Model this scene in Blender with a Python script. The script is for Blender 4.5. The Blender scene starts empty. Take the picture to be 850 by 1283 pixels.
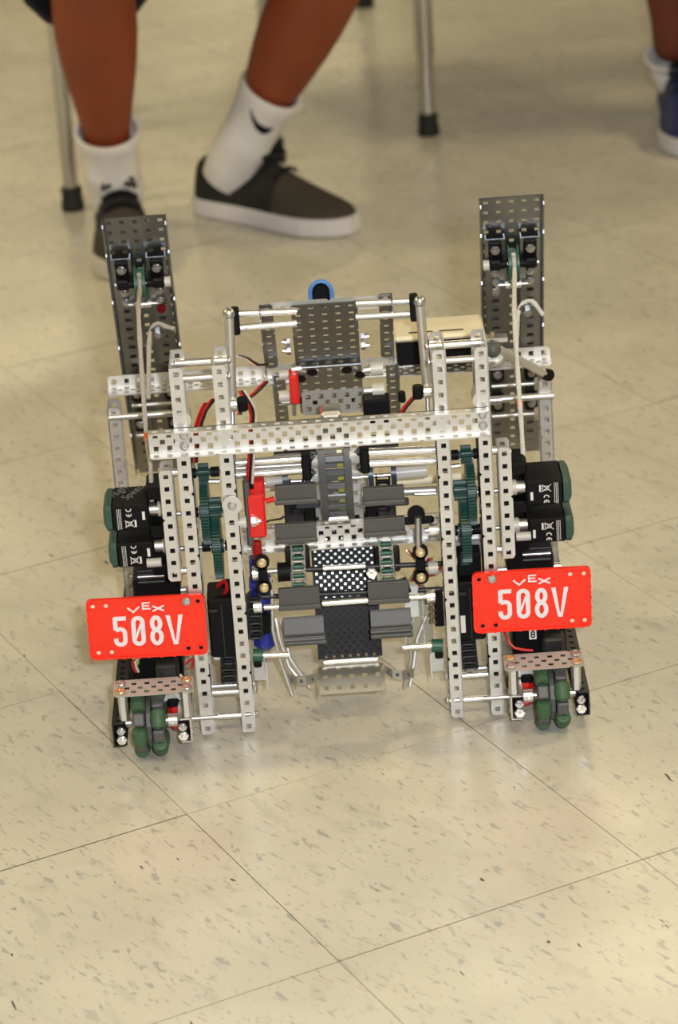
import bpy, bmesh, math, random
from mathutils import Vector, Matrix
random.seed(5)
sc = bpy.context.scene
C = sc.collection

# ---------------------------------------------------------------- camera
cam_d = bpy.data.cameras.new('camera'); cam = bpy.data.objects.new('camera', cam_d); C.objects.link(cam)
PITCH, ROLL = 0.407516, -0.0684272
cp, sp = math.cos(PITCH), math.sin(PITCH)
fwd = Vector((0, cp, -sp)); rt0 = Vector((1, 0, 0)); up0 = rt0.cross(fwd)
rt = rt0*math.cos(ROLL) + up0*math.sin(ROLL); up = up0*math.cos(ROLL) - rt0*math.sin(ROLL)
m = Matrix((rt, up, -fwd)).transposed().to_4x4(); m.translation = (0, 0, 1.353205)
cam.matrix_world = m
cam_d.sensor_fit = 'VERTICAL'; cam_d.sensor_height = 36.0; cam_d.lens = 36.0*3763.75/1283
cam_d.dof.use_dof = True; cam_d.dof.focus_distance = 2.78; cam_d.dof.aperture_fstop = 7.0
cam_d.clip_start = 0.05
sc.camera = cam

# ---------------------------------------------------------------- world and lights
wd = bpy.data.worlds.new('world'); sc.world = wd; wd.use_nodes = True
bg = wd.node_tree.nodes['Background']; bg.inputs[0].default_value = (1.0, 0.88, 0.66, 1); bg.inputs[1].default_value = 0.13
def area(name, loc, tgt, sx, sy, power, col):
    d = bpy.data.lights.new(name, 'AREA'); d.shape = 'RECTANGLE'; d.size = sx; d.size_y = sy; d.energy = power; d.color = col
    o = bpy.data.objects.new(name, d); C.objects.link(o); o.location = loc
    o.rotation_euler = (Vector(tgt)-Vector(loc)).to_track_quat('-Z', 'Y').to_euler(); return o
# the camera's own flash, a hand's width to the right of the lens
area('camera_flash', (0.13, -0.02, 1.43), (0.0, 2.7, 0.1), 0.07, 0.05, 52.0, (0.90, 0.94, 1.0))
# rows of fluorescent ceiling fixtures
for i, (x, y) in enumerate([(-3.4, 0.6), (0.4, 0.6), (3.6, 0.6), (-3.4, 3.6), (3.6, 3.6), (0.75, 7.3), (-2.6, 7.3), (4.4, 7.3), (-1.35, 11.3), (2.6, 11.3), (-5.0, 11.3), (-0.2, 15.4), (4.2, 15.4), (-4.6, 15.4)]):
    area('ceiling_fixture', (x, y, 3.0), (x, y, 0), 1.2, 0.6, 40.0 if y < 2 else (84.0 if y < 5 else 34.0), (1.0, 0.82, 0.46))
sc.view_settings.view_transform = 'Standard'; sc.view_settings.look = 'None'
sc.view_settings.exposure = 0.0; sc.view_settings.gamma = 1.0; sc.view_settings.use_curve_mapping = False

# ---------------------------------------------------------------- materials
def mat(name, col, rough=0.5, metal=0.0, noise=0.0, nscale=60, bump=0.0, trans=0.0, spec=0.5, coat=0.0):
    M = bpy.data.materials.new(name); M.use_nodes = True
    nt = M.node_tree; b = nt.nodes['Principled BSDF']
    b.inputs['Base Color'].default_value = (*col, 1); b.inputs['Roughness'].default_value = rough
    b.inputs['Metallic'].default_value = metal; b.inputs['Specular IOR Level'].default_value = spec
    b.inputs['Transmission Weight'].default_value = trans; b.inputs['Coat Weight'].default_value = coat
    if noise or bump:
        tc = nt.nodes.new('ShaderNodeTexCoord'); n = nt.nodes.new('ShaderNodeTexNoise'); n.inputs['Scale'].default_value = nscale
        n.inputs['Detail'].default_value = 4; nt.links.new(tc.outputs['Object'], n.inputs['Vector'])
        if noise:
            r = nt.nodes.new('ShaderNodeValToRGB')
            r.color_ramp.elements[0].position = .3; r.color_ramp.elements[1].position = .7
            r.color_ramp.elements[0].color = (*[c*(1-noise) for c in col], 1); r.color_ramp.elements[1].color = (*[min(1, c*(1+noise)) for c in col], 1)
            nt.links.new(n.outputs['Fac'], r.inputs['Fac']); nt.links.new(r.outputs['Color'], b.inputs['Base Color'])
        if bump:
            bp = nt.nodes.new('ShaderNodeBump'); bp.inputs['Strength'].default_value = bump; bp.inputs['Distance'].default_value = .001
            nt.links.new(n.outputs['Fac'], bp.inputs['Height']); nt.links.new(bp.outputs['Normal'], b.inputs['Normal'])
    return M
ALU = mat('brushed_aluminium', (.68, .67, .65), .44, .9, .05, 40)
STEEL = mat('zinc_steel', (.56, .56, .57), .34, .95, .12, 45)
ALUD = mat('shaded_aluminium', (.33, .34, .36), .36, 1.0, .06, 40)  # aluminium darkened in colour to stand in for shade on overhanging towers, hood, arms
BEDM = mat('matt_black_sheet', (.006, .006, .007), .5, spec=.2)
SHINY = mat('bright_rod', (.85, .84, .82), .26, .85)
BRASS = mat('brass', (.75, .62, .38), .3, .9)
BLACK = mat('black_plastic', (.005, .005, .006), .52, spec=.16)
BLKMET = mat('black_painted_metal', (.018, .018, .02), .4, .2)
GREYP = mat('grey_plastic', (.085, .085, .085), .5, 0, .06, 200)
GREEN = mat('dark_green_plastic', (.018, .10, .062), .4)
TEAL = mat('green_gear_plastic', (.009, .055, .046), .38)
ROLLER = mat('green_rubber_roller', (.045, .105, .050), .55, 0, .1, 200)
CAPG = mat('motor_end_green', (.025, .075, .058), .45)
RED = mat('red_plastic', (.90, .030, .010), .4, 0, .03, 40)
REDSW = mat('red_switch_plastic', (.72, .012, .01), .35)
WHITE = mat('white_lettering', (.80, .74, .80), .5)
LABEL = mat('printed_white', (.75, .75, .75), .5)
CREAM = mat('cream_plastic', (.83, .75, .56), .5)
NYLON = mat('white_nylon', (.72, .70, .64), .35, trans=.25)
ROPE = mat('grey_cord', (.40, .36, .33), .8, 0, .2, 600)
ROPEW = mat('white_cord', (.60, .58, .54), .8, 0, .2, 600)
ORANGE = mat('orange_tape', (.95, .12, .02), .5)
BLUE = mat('blue_plastic', (.006, .022, .30), .35)
LBLUE = mat('light_blue_rubber', (.09, .24, .62), .45)
AMBER = mat('amber_plastic', (.30, .30, .03), .3)
WRED = mat('red_wire', (.5, .01, .01), .4)
WBLK = mat('black_wire', (.012, .01, .01), .4)
WWHT = mat('white_wire', (.65, .6, .55), .4)
SKIN = mat('tanned_skin', (.215, .040, .011), .55, 0, .10, 14)
SOCK = mat('white_cotton', (.72, .70, .70), .9, 0, .04, 40, .6)
SHOE = mat('charcoal_canvas', (.040, .033, .024), .85, 0, .2, 300)
SHOED = mat('black_suede', (.008, .007, .007), .8)
SOLE = mat('white_rubber_sole', (.62, .60, .62), .5)
CLOTH = mat('navy_shorts_cloth', (.010, .011, .018), .9, 0, .2, 100)
SHIRT = mat('grey_shirt_cloth', (.18, .18, .20), .9, 0, .1, 60)
HAIR = mat('dark_hair', (.015, .01, .008), .7)
EYE = mat('eye_white', (.8, .8, .78), .3)
CHROME = mat('chrome_tube', (.62, .61, .60), .22, 1.0)
RUBBER = mat('black_rubber', (.010, .010, .010), .6)
NAVYS = mat('navy_blue_shoe', (.010, .018, .10), .6)
TABLE = mat('table_laminate', (.45, .40, .33), .4, 0, .08, 8)
SEATP = mat('blue_grey_seat', (.06, .08, .14), .5)

# ---------------------------------------------------------------- mesh helpers (millimetres in, metres out)
def V(*a): return Vector(a if len(a) == 3 else a[0])
def frame(d):
    d = Vector(d).normalized(); a = Vector((0, 0, 1)) if abs(d.z) < .9 else Vector((0, 1, 0))
    x = d.cross(a).normalized(); return x, d.cross(x).normalized(), d
class MB:
    def __init__(s): s.v = []; s.f = []
    def add(s, vs, fs):
        n = len(s.v); s.v += [tuple(q) for q in vs]; s.f += [tuple(i+n for i in f) for f in fs]; return s
    def box(s, c, d, R=None, bev=0.0):
        hx, hy, hz = [q/2 for q in d]; b = min(bev, hx*.9, hy*.9, hz*.9); c = Vector(c)
        if b <= 0:
            vs = [Vector((x, y, z)) for x in (-hx, hx) for y in (-hy, hy) for z in (-hz, hz)]
            fs = [(0, 1, 3, 2), (4, 6, 7, 5), (0, 4, 5, 1), (2, 3, 7, 6), (0, 2, 6, 4), (1, 5, 7, 3)]
        else:
            vs = []; idx = {}
            for sx in (-1, 1):
                for sy in (-1, 1):
                    for sz in (-1, 1):
                        for k in range(3):
                            q = [sx*hx, sy*hy, sz*hz]
                            for j, (h, g) in enumerate(((hx, sx), (hy, sy), (hz, sz))):
                                if j != k: q[j] = g*(h-b)
                            idx[sx, sy, sz, k] = len(vs); vs.append(Vector(q))
            fs = []
            for g in (-1, 1):
                fs.append([idx[g, a, e, 0] for a, e in ((-1, -1), (1, -1), (1, 1), (-1, 1))])
                fs.append([idx[a, g, e, 1] for a, e in ((-1, -1), (1, -1), (1, 1), (-1, 1))])
                fs.append([idx[a, e, g, 2] for a, e in ((-1, -1), (1, -1), (1, 1), (-1, 1))])
            for a in (-1, 1):
                for e in (-1, 1):
                    fs.append([idx[-1, a, e, 1], idx[1, a, e, 1], idx[1, a, e, 2], idx[-1, a, e, 2]])
                    fs.append([idx[a, -1, e, 0], idx[a, 1, e, 0], idx[a, 1, e, 2], idx[a, -1, e, 2]])
                    fs.append([idx[a, e, -1, 0], idx[a, e, 1, 0], idx[a, e, 1, 1], idx[a, e, -1, 1]])
                    for g in (-1, 1): fs.append([idx[a, e, g, k] for k in range(3)])
        if R is not None: vs = [R @ q for q in vs]
        return s.add([q+c for q in vs], fs)
    def cyl(s, p0, p1, r, n=12, r1=None, smooth=False):
        p0, p1 = Vector(p0), Vector(p1); x, y, d = frame(p1-p0); r1 = r if r1 is None else r1
        vs = []
        for p, q in ((p0, r), (p1, r1)):
            for i in range(n):
                a = 2*math.pi*i/n; vs.append(p+x*math.cos(a)*q+y*math.sin(a)*q)
        fs = [(i, (i+1) % n, n+(i+1) % n, n+i) for i in range(n)]+[tuple(range(n))[::-1], tuple(range(n, 2*n))]
        return s.add(vs, fs)
    def tube(s, pts, r, n=8, rr=None):
        pts = [Vector(q) for q in pts]; vs = []; fs = []; x = None
        for i, q in enumerate(pts):
            d = (pts[min(i+1, len(pts)-1)]-pts[max(i-1, 0)]).normalized()
            if x is None: x, y, _ = frame(d)
            else:
                x = (x-d*x.dot(d)).normalized(); y = d.cross(x)
            k = rr[i] if rr else r
            vs += [q+x*math.cos(2*math.pi*j/n)*k+y*math.sin(2*math.pi*j/n)*k for j in range(n)]
        for i in range(len(pts)-1):
            fs += [(i*n+j, i*n+(j+1) % n, (i+1)*n+(j+1) % n, (i+1)*n+j) for j in range(n)]
        fs += [tuple(range(n))[::-1], tuple(range((len(pts)-1)*n, len(pts)*n))]
        return s.add(vs, fs)
    def loft(s, rings):
        n = len(rings[0]); vs = [q for r in rings for q in r]; fs = []
        for i in range(len(rings)-1):
            fs += [(i*n+j, i*n+(j+1) % n, (i+1)*n+(j+1) % n, (i+1)*n+j) for j in range(n)]
        fs += [tuple(range(n))[::-1], tuple(range((len(rings)-1)*n, len(rings)*n))]
        return s.add(vs, fs)
    def ring(s, c, axis, ri, ro, h, n=20):
        x, y, d = frame(axis); c = Vector(c); vs = []
        for z in (-h/2, h/2):
            for r in (ri, ro):
                vs += [c+d*z+x*math.cos(2*math.pi*i/n)*r+y*math.sin(2*math.pi*i/n)*r for i in range(n)]
        fs = []
        for i in range(n):
            j = (i+1) % n
            fs += [(i, j, n+j, n+i), (2*n+i, 3*n+i, 3*n+j, 2*n+j), (i, 2*n+i, 2*n+j, j), (n+i, n+j, 3*n+j, 3*n+i)]
        return s.add(vs, fs)
    def prism(s, pts, o, u, v, w, t):
        u, v, w, o = Vector(u), Vector(v), Vector(w), Vector(o); n = len(pts)
        vs = [o+u*a+v*b for a, b in pts]+[o+u*a+v*b+w*t for a, b in pts]
        return s.add(vs, [tuple(range(n))[::-1], tuple(range(n, 2*n))]+[(i, (i+1) % n, n+(i+1) % n, n+i) for i in range(n)])
    def sphere(s, c, r, n=12, k=8, sc_=(1, 1, 1)):
        c = Vector(c); rings = []
        for i in range(1, k):
            a = math.pi*i/k; rings.append([c+Vector((math.sin(a)*math.cos(2*math.pi*j/n)*sc_[0], math.sin(a)*math.sin(2*math.pi*j/n)*sc_[1], math.cos(a)*sc_[2]))*r for j in range(n)])
        return s.loft(rings)
    def mesh(s, name, mt, smooth=False):
        me = bpy.data.meshes.new(name); me.from_pydata([(a*.001, b*.001, c*.001) for a, b, c in s.v], [], s.f)
        bm = bmesh.new(); bm.from_mesh(me); bmesh.ops.recalc_face_normals(bm, faces=bm.faces); bm.to_mesh(me); bm.free()
        me.materials.append(mt)
        if smooth:
            for q in me.polygons: q.use_smooth = True
            try: me.set_sharp_from_angle(angle=math.radians(38))
            except Exception: pass
        return me
    def build(s, name, mt, parent=None, smooth=False, label=None):
        return link(name, s.mesh(name, mt, smooth), parent, label)
def link(name, me, parent=None, label=None, M=None):
    o = bpy.data.objects.new(name, me); C.objects.link(o)
    if parent: o.parent = parent
    if M is not None: o.matrix_local = M
    if label: o['label'] = label
    return o
def lettering(name, txt, size, mt, parent, M, shear=0, off=0, line=1.0, centre=True):
    cu = bpy.data.curves.new(name, 'FONT'); cu.body = txt; cu.size = size; cu.shear = shear; cu.space_line = line; cu.extrude = .0001; cu.offset = off
    if centre: cu.align_x = 'CENTER'; cu.align_y = 'CENTER'
    t = bpy.data.objects.new(name, cu); C.objects.link(t); bpy.context.view_layer.update()
    me = bpy.data.meshes.new_from_object(t.evaluated_get(bpy.context.evaluated_depsgraph_get())); bpy.data.objects.remove(t)
    me.materials.clear(); me.materials.append(mt); return link(name, me, parent, None, M)
def thing(name, label, cat, loc=(0, 0, 0), group=None, rz=0):
    o = bpy.data.objects.new(name, None); C.objects.link(o); o.location = loc; o.rotation_euler = (0, 0, rz)
    o.empty_display_size = .05; o['label'] = label; o['category'] = cat
    if group: o['group'] = group
    return o

# ---------------------------------------------------------------- the floor: vinyl tiles laid one by one
def floor_material():
    M = bpy.data.materials.new('flecked_vinyl_tile'); M.use_nodes = True; nt = M.node_tree; N = nt.nodes; L = nt.links
    b = N['Principled BSDF']; geo = N.new('ShaderNodeNewGeometry')
    def mapped(rot, sx, sy, off):
        mp = N.new('ShaderNodeMapping'); mp.inputs['Rotation'].default_value = (0, 0, rot); L.new(geo.outputs['Position'], mp.inputs['Vector'])
        mp.inputs['Location'].default_value = off
        m2 = N.new('ShaderNodeMapping'); m2.inputs['Scale'].default_value = (sx, sy, 1); L.new(mp.outputs[0], m2.inputs['Vector']); return m2.outputs[0]
    def noise(vec, scale, det=3, dist=0, rough=.5):
        n = N.new('ShaderNodeTexNoise'); n.inputs['Scale'].default_value = scale; n.inputs['Detail'].default_value = det
        n.inputs['Distortion'].default_value = dist; n.inputs['Roughness'].default_value = rough; L.new(vec, n.inputs['Vector']); return n.outputs['Fac']
    def ramp(f, a, c0, e, c1):
        r = N.new('ShaderNodeValToRGB'); r.color_ramp.elements[0].position = a; r.color_ramp.elements[0].color = c0
        r.color_ramp.elements[1].position = e; r.color_ramp.elements[1].color = c1; L.new(f, r.inputs['Fac']); return r.outputs['Color']
    def mix(fac, c1, c2):
        x = N.new('ShaderNodeMix'); x.data_type = 'RGBA'
        L.new(fac, x.inputs[0])
        for s_, c in ((6, c1), (7, c2)):
            if isinstance(c, tuple): x.inputs[s_].default_value = c
            else: L.new(c, x.inputs[s_])
        return x.outputs[2]
    def mul(a, c):
        q = N.new('ShaderNodeMath'); q.operation = 'MULTIPLY'; L.new(a, q.inputs[0])
        if isinstance(c, float): q.inputs[1].default_value = c
        else: L.new(c, q.inputs[1])
        return q.outputs[0]
    base = ramp(noise(mapped(0, 1, 1, (0, 0, 0)), 9, 5), .35, (.560, .530, .462, 1), .65, (.620, .588, .515, 1))
    W0, W1 = (0, 0, 0, 1), (1, 1, 1, 1)
    streak = ramp(noise(mapped(1.0, 14, 42, (3, 1, 0)), 1.0, 5, .6), .56, W0, .72, W1)
    col = mix(mul(streak, .35), base, (.36, .34, .29, 1))
    gate1 = ramp(noise(mapped(0.4, 1, 1, (7, 2, 0)), 40, 1), .44, W0, .50, W1)
    f1 = ramp(noise(mapped(1.05, 48, 150, (1, 5, 0)), 1.0, 2, .5), .61, W0, .66, W1)
    col = mix(mul(mul(f1, gate1), .55), col, (.24, .26, .29, 1))
    f2 = ramp(noise(mapped(.85, 60, 200, (4, 9, 0)), 1.0, 2, .6), .66, W0, .69, W1)
    col = mix(mul(f2, .40), col, (.25, .17, .09, 1))
    f3 = ramp(noise(mapped(1.15, 28, 105, (8, 3, 0)), 1.0, 2, .4), .74, W0, .75, W1)
    col = mix(mul(f3, .95), col, (.035, .035, .04, 1))
    f4 = ramp(noise(mapped(1.0, 40, 95, (2, 2, 0)), 1.0, 2, .9), .63, W0, .70, W1)
    col = mix(mul(f4, .38), col, (.32, .34, .36, 1))
    L.new(col, b.inputs['Base Color'])
    rg = ramp(noise(mapped(0, 1, 1, (0, 4, 0)), 6, 4), .3, (.24, .24, .24, 1), .7, (.34, .34, .34, 1)); L.new(rg, b.inputs['Roughness'])
    b.inputs['Specular IOR Level'].default_value = .45
    bp = N.new('ShaderNodeBump'); bp.inputs['Strength'].default_value = .25; bp.inputs['Distance'].default_value = .0006
    L.new(noise(mapped(.3, 1, 1, (0, 0, 0)), 22, 3), bp.inputs['Height']); L.new(bp.outputs[0], b.inputs['Normal'])
    return M
TILE = floor_material()
GROUT = mat('dark_joint', (.05, .038, .025), .9)
YAW, T = 0.455737, 304.8
P0 = Vector((-160.2, 2452.87, 0)); TU = Vector((math.cos(YAW), math.sin(YAW), 0)); TV = Vector((math.sin(YAW), -math.cos(YAW), 0))
fb = MB().box((0, 8000, -25), (26000, 30000, 44)); floor = fb.build('floor', GROUT); floor['kind'] = 'structure'
def tile_mb(n=1):
    h = T*n/2-0.13; k = T*n/2-0.30; b = .18
    vs = [(x*(h-i), y*(k-i), z) for z, i in ((-3, 0), (-.15, 0), (0, b)) for x, y in ((-1, -1), (1, -1), (1, 1), (-1, 1))]
    fs = [(4*k+i, 4*k+(i+1) % 4, 4*k+4+(i+1) % 4, 4*k+4+i) for k in (0, 1) for i in range(4)]+[(8, 9, 10, 11)]
    return MB().add(vs, fs)
tm = tile_mb().mesh('floor_tile', TILE); tm.materials.append(mat('tile_edge_dirt', (.17, .135, .09), .8))      # dirt sits on the tiles' edges
for q in tm.polygons:
    if max(abs(c) for c in (q.center.x, q.center.y)) > .148: q.material_index = 1
rest = MB(); base_v = tile_mb()
RZ = Matrix.Rotation(YAW, 4, 'Z')
for i in range(-34, 36):
    for j in range(-60, 16):
        c = P0+TU*T*(i+.5)+TV*T*(j+.5)
        if not (-9000 < c.x < 9000 and -3000 < c.y < 19500): continue
        if abs(c.x) < 1500+max(0, (c.y-4000)*.1) and 1900 < c.y < 6600:
            M = Matrix.Translation(c*.001) @ RZ; M = M @ Matrix.Translation((0, 0, random.uniform(-.15, .15)*.001))
            M = M @ Matrix.Rotation(random.uniform(-.0012, .0012), 4, 'X') @ Matrix.Rotation(random.uniform(-.0012, .0012), 4, 'Y')
            link('floor_tile', tm, floor, None, M)
        else:
            rest.add([c+RZ.to_3x3() @ Vector(q) for q in base_v.v], base_v.f)
ro = rest.build('floor_tile', TILE, floor); ro['kind'] = 'stuff'

# ================================================================ the robot (its own frame: x right, y away from the viewer, z up, millimetres)
robot = thing('robot', 'competition robot of perforated aluminium channels with two red number plates, standing on the tile floor', 'robot', (0, 2.6, 0))
PT, HO, TH = 12.7, 4.7, 1.3
def perforated(nu, nv, notch=(False, False), chamf=(False, False), t=TH, stagger=None, quincunx=False):
    """flat perforated strip: u 0..nu pitches, v 0..nv pitches, square holes, small V notches on the free edges"""
    Lu, Lv = nu*PT, nv*PT; h = HO/2; holes = []
    if stagger is None: stagger = nv == 2
    if quincunx: holes = [((i+(.5 if j % 2 else 1))*PT-h*.85, (i+(.5 if j % 2 else 1))*PT+h*.85, (j+.5)*PT/2-h*.9, (j+.5)*PT/2+h*.9) for j in range(2*nv) for i in range(nu if j % 2 else nu-1)]
    for i in range(0 if quincunx else nu):
        for j in range(nv): holes.append(((i+.5)*PT-h, (i+.5)*PT+h, (j+.5)*PT-h, (j+.5)*PT+h))
    if stagger:
        for i in range(1, nu): holes.append((i*PT-h, i*PT+h, nv*PT/2-h, nv*PT/2+h))
    us = {0, Lu}; vs = {0, Lv}
    for a, b, c, d in holes: us |= {a, b}; vs |= {c, d}
    nk = 2.2; nots = [k*5*PT for k in range(1, (nu-1)//5+1) if k*5 < nu] if any(notch) else []
    for u in nots: us |= {u-nk, u, u+nk}
    if notch[0] or chamf[0]: vs |= {nk}
    if notch[1] or chamf[1]: vs |= {Lv-nk}
    if any(chamf): us |= {3.0, Lu-3.0}
    us = sorted(us); vs = sorted(vs); us = [u for i, u in enumerate(us) if i == 0 or u-us[i-1] > 1e-4]; vs = [v for i, v in enumerate(vs) if i == 0 or v-vs[i-1] > 1e-4]
    def inhole(u, v): return any(a < u < b and c < v < d for a, b, c, d in holes)
    hol = {}
    polys = []
    rows = []
    cols_h = [[hh for hh in holes if hh[0] < (us[i]+us[i+1])/2 < hh[1]] for i in range(len(us)-1)]
    for i in range(len(us)-1):
        for j in range(len(vs)-1):
            u0, u1, v0, v1 = us[i], us[i+1], vs[j], vs[j+1]; cu, cv = (u0+u1)/2, (v0+v1)/2
            if any(c < cv < d for _, _, c, d in cols_h[i]): continue
            q = [(u0, v0), (u1, v0), (u1, v1), (u0, v1)]
            for s_, (fl, ve) in enumerate(((0, 0), (1, Lv))):
                if notch[s_]:
                    for u in nots: q = [p for p in q if not (abs(p[0]-u) < 1e-4 and abs(p[1]-ve) < 1e-4)]
                if chamf[s_]:
                    q = [p for p in q if not (p[0] in (0, Lu) and abs(p[1]-ve) < 1e-4)]
            if len(q) >= 3: polys.append(q)
    idx = {}; P = []
    def gi(p):
        k = (round(p[0], 3), round(p[1], 3))
        if k not in idx: idx[k] = len(P); P.append(k)
        return idx[k]
    F = [[gi(p) for p in q] for q in polys]; n = len(P)
    e = {}
    for f in F:
        for a, b in zip(f, f[1:]+f[:1]): e[a, b] = 1
    faces = [tuple(f) for f in F]+[tuple(n+i for i in f[::-1]) for f in F]
    for a, b in e:
        if (b, a) not in e: faces.append((a, n+a, n+b, b))
    return [(x, y, 0) for x, y in P]+[(x, y, -t) for x, y in P], faces
CH = {}
def channel_mesh(nu, nv, fl=(1, 1), m=None):
    key = (nu, nv, fl, m.name)
    if key in CH: return CH[key]
    b = MB(); vs, fs = perforated(nu, nv, notch=(not fl[0], not fl[1]), chamf=(not fl[0], not fl[1])); b.add(vs, fs)
    if any(fl):
        vs, fs = perforated(nu, 1, notch=(False, True), chamf=(False, True))
        if fl[0]: b.add([(x, z+TH, y-TH) for x, y, z in vs], fs)
        if fl[1]: b.add([(x, nv*PT-TH-z, y-TH) for x, y, z in vs], fs)
    CH[key] = b.mesh('channel', m); return CH[key]
def channel(name, o, u, v, nu, nv, fl=(1, 1), m=None, parent=None, label=None):
    m = m or ALU; u = Vector(u).normalized(); v = Vector(v).normalized(); w = u.cross(v)
    M = Matrix((u, v, w)).transposed().to_4x4(); M.translation = Vector(o)*.001
    return link(name, channel_mesh(nu, nv, fl, m), parent or robot, label, M)
SCREW = None
def screw(p, d, m=None, r=3.6, parent=None):
    """button-head screw with a star recess"""
    x, y, n = frame(d); p = Vector(p); b = MB(); rings = []
    for rr, h in ((r, 0), (r, 1.1), (r*.8, 2.0), (r*.45, 2.3), (r*.4, 1.2)):
        rings.append([p+n*h+x*math.cos(2*math.pi*i/12)*rr+y*math.sin(2*math.pi*i/12)*rr for i in range(12)])
    b.loft(rings); return b.build('screw', m or STEEL, parent or robot)
def nut(p, d, r=5, h=5, parent=None, m=None):
    """locknut with the bolt end in its bore"""
    p = Vector(p); _, _, n = frame(d); b = MB().cyl(p, p+n*h*.6, r, 6).cyl(p+n*h*.6, p+n*h, r*.8, 12).cyl(p+n*h, p+n*(h+2), r*.35, 8)
    return b.build('locknut', m or STEEL, parent or robot)
def rod(p0, p1, r, m, name='standoff', n=12, parent=None, label=None, smooth=True):
    return MB().cyl(p0, p1, r, n).build(name, m, parent or robot, smooth, label)
def collar(p, r=6, w=7, ax=(1, 0, 0), m=None):
    p = Vector(p); a = Vector(ax); b = MB().ring(p, a, 1.8, r, w, 18); b.cyl(p+Vector((0, -r+1, 0)), p+Vector((0, -r-.6, 0)), 1.6, 6)
    return b.build('shaft_collar', m or SHINY, robot, True)
X, Y, Z = (1, 0, 0), (0, 1, 0), (0, 0, 1)

# --- four front uprights, open channel with the narrow flange facing the viewer
for cx, s in ((-140.2, -1), (-100.2, -1), (100.5, 1), (139.5, 1)):
    if s < 0: o, u, v = (cx-6.5, 51, 5), Z, (0, -1, 0)      # web on the outer side, flanges inward
    else: o, u, v = (cx+6.5, 0, 5), Z, Y
    channel('upright_channel', o, u, v, 30, 4)
for cx in (-140.2, -100.2, 100.5, 139.5):
    for k, z in enumerate((62, 118, 158, 205, 243, 281)):
        MB().box((cx, 5.5, z), (11, 7, 34), None, 1.5).build('bearing_flat', BLACK, robot)
for cx in (-161, 159.5): MB().box((cx, 12, 225), (10, 8, 96), None, 1.5).build('bearing_flat', BLACK, robot)
# side screws and rods between the uprights of each pair
for a, b_ in ((-139, -100), (100, 139)):
    for z, yy, mt, r in ((373, 48, SHINY, 3.9), (371, 12, ALU, 3.4), (18, 12, SHINY, 3.2), (37, 26, SHINY, 3.2), (33, 48, ALU, 3)):
        rod((a-5, yy, z), (b_+5, yy, z), r, mt)
        for xx, sg in ((a-6.5, -1), (b_+6.5, 1)): screw((xx, yy, z), (sg, 0, 0))
# --- long front cross channel, flanges toward the viewer
bm_ = channel('cross_channel', (-172.5, -1, 301.5), X, Z, 25, 2)
for x in (-139.5, 139.5):
    for z in (309, 320): screw((x, -2, z), (0, -1, 0), STEEL, 4.2)
for x in (-140, 139.5): rod((x, 2, 333), (x, 24, 333), 8.5, NYLON, 'nylon_spacer', 18)
MB().ring((-100, -2, 246), Y, 2, 9.5, 1.6, 24).build('washer', ALU, robot, True); screw((-100, -3, 246), (0, -1, 0), STEEL, 4.2)
# --- short uprights just outboard
for cx, s in ((-161, 1), (159.5, -1)):
    if s < 0: o, u, v = (cx-6, 30.4, 168.5), Z, (0, -1, 0)
    else: o, u, v = (cx+6, 5, 168.5), Z, Y
    channel('upright_channel', o, u, v, 9, 2)
    for z in (278, 176):
        rod((cx, 12, z), (cx-s*-16, 12, z), 3.6, SHINY)
# --- outer rear uprights
for cx, s in ((-216.5, -1), (213, 1)):
    if s < 0: o, u, v = (cx-6.5, 225.4, 20), Z, (0, -1, 0)
    else: o, u, v = (cx+6.5, 200, 20), Z, Y
    channel('upright_channel', o, u, v, 20, 2)
    screw((cx+s*6.5, 206, 30+PT*4), (s, 0, 0)); screw((cx+s*6.5, 206, 267), (s, 0, 0))
rod((-223, 198, 265), (-146, 198, 265), 3.4, ALU); rod((148, 198, 256), (222, 198, 256), 3.8, ALU); rod((148, 196, 256), (170, 196, 256), 4.4, SHINY)
rod((-200, 60, 134), (-150, 60, 134), 3.2, ALU); rod((150, 60, 132), (212, 60, 132), 3.6, SHINY)
# --- rear cross beam: upright flange at the back, web toward the viewer
channel('rear_cross_beam', (222, 222, 289), (-1, 0, 0), (0, -1, 0), 35, 2, (1, 0))

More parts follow.
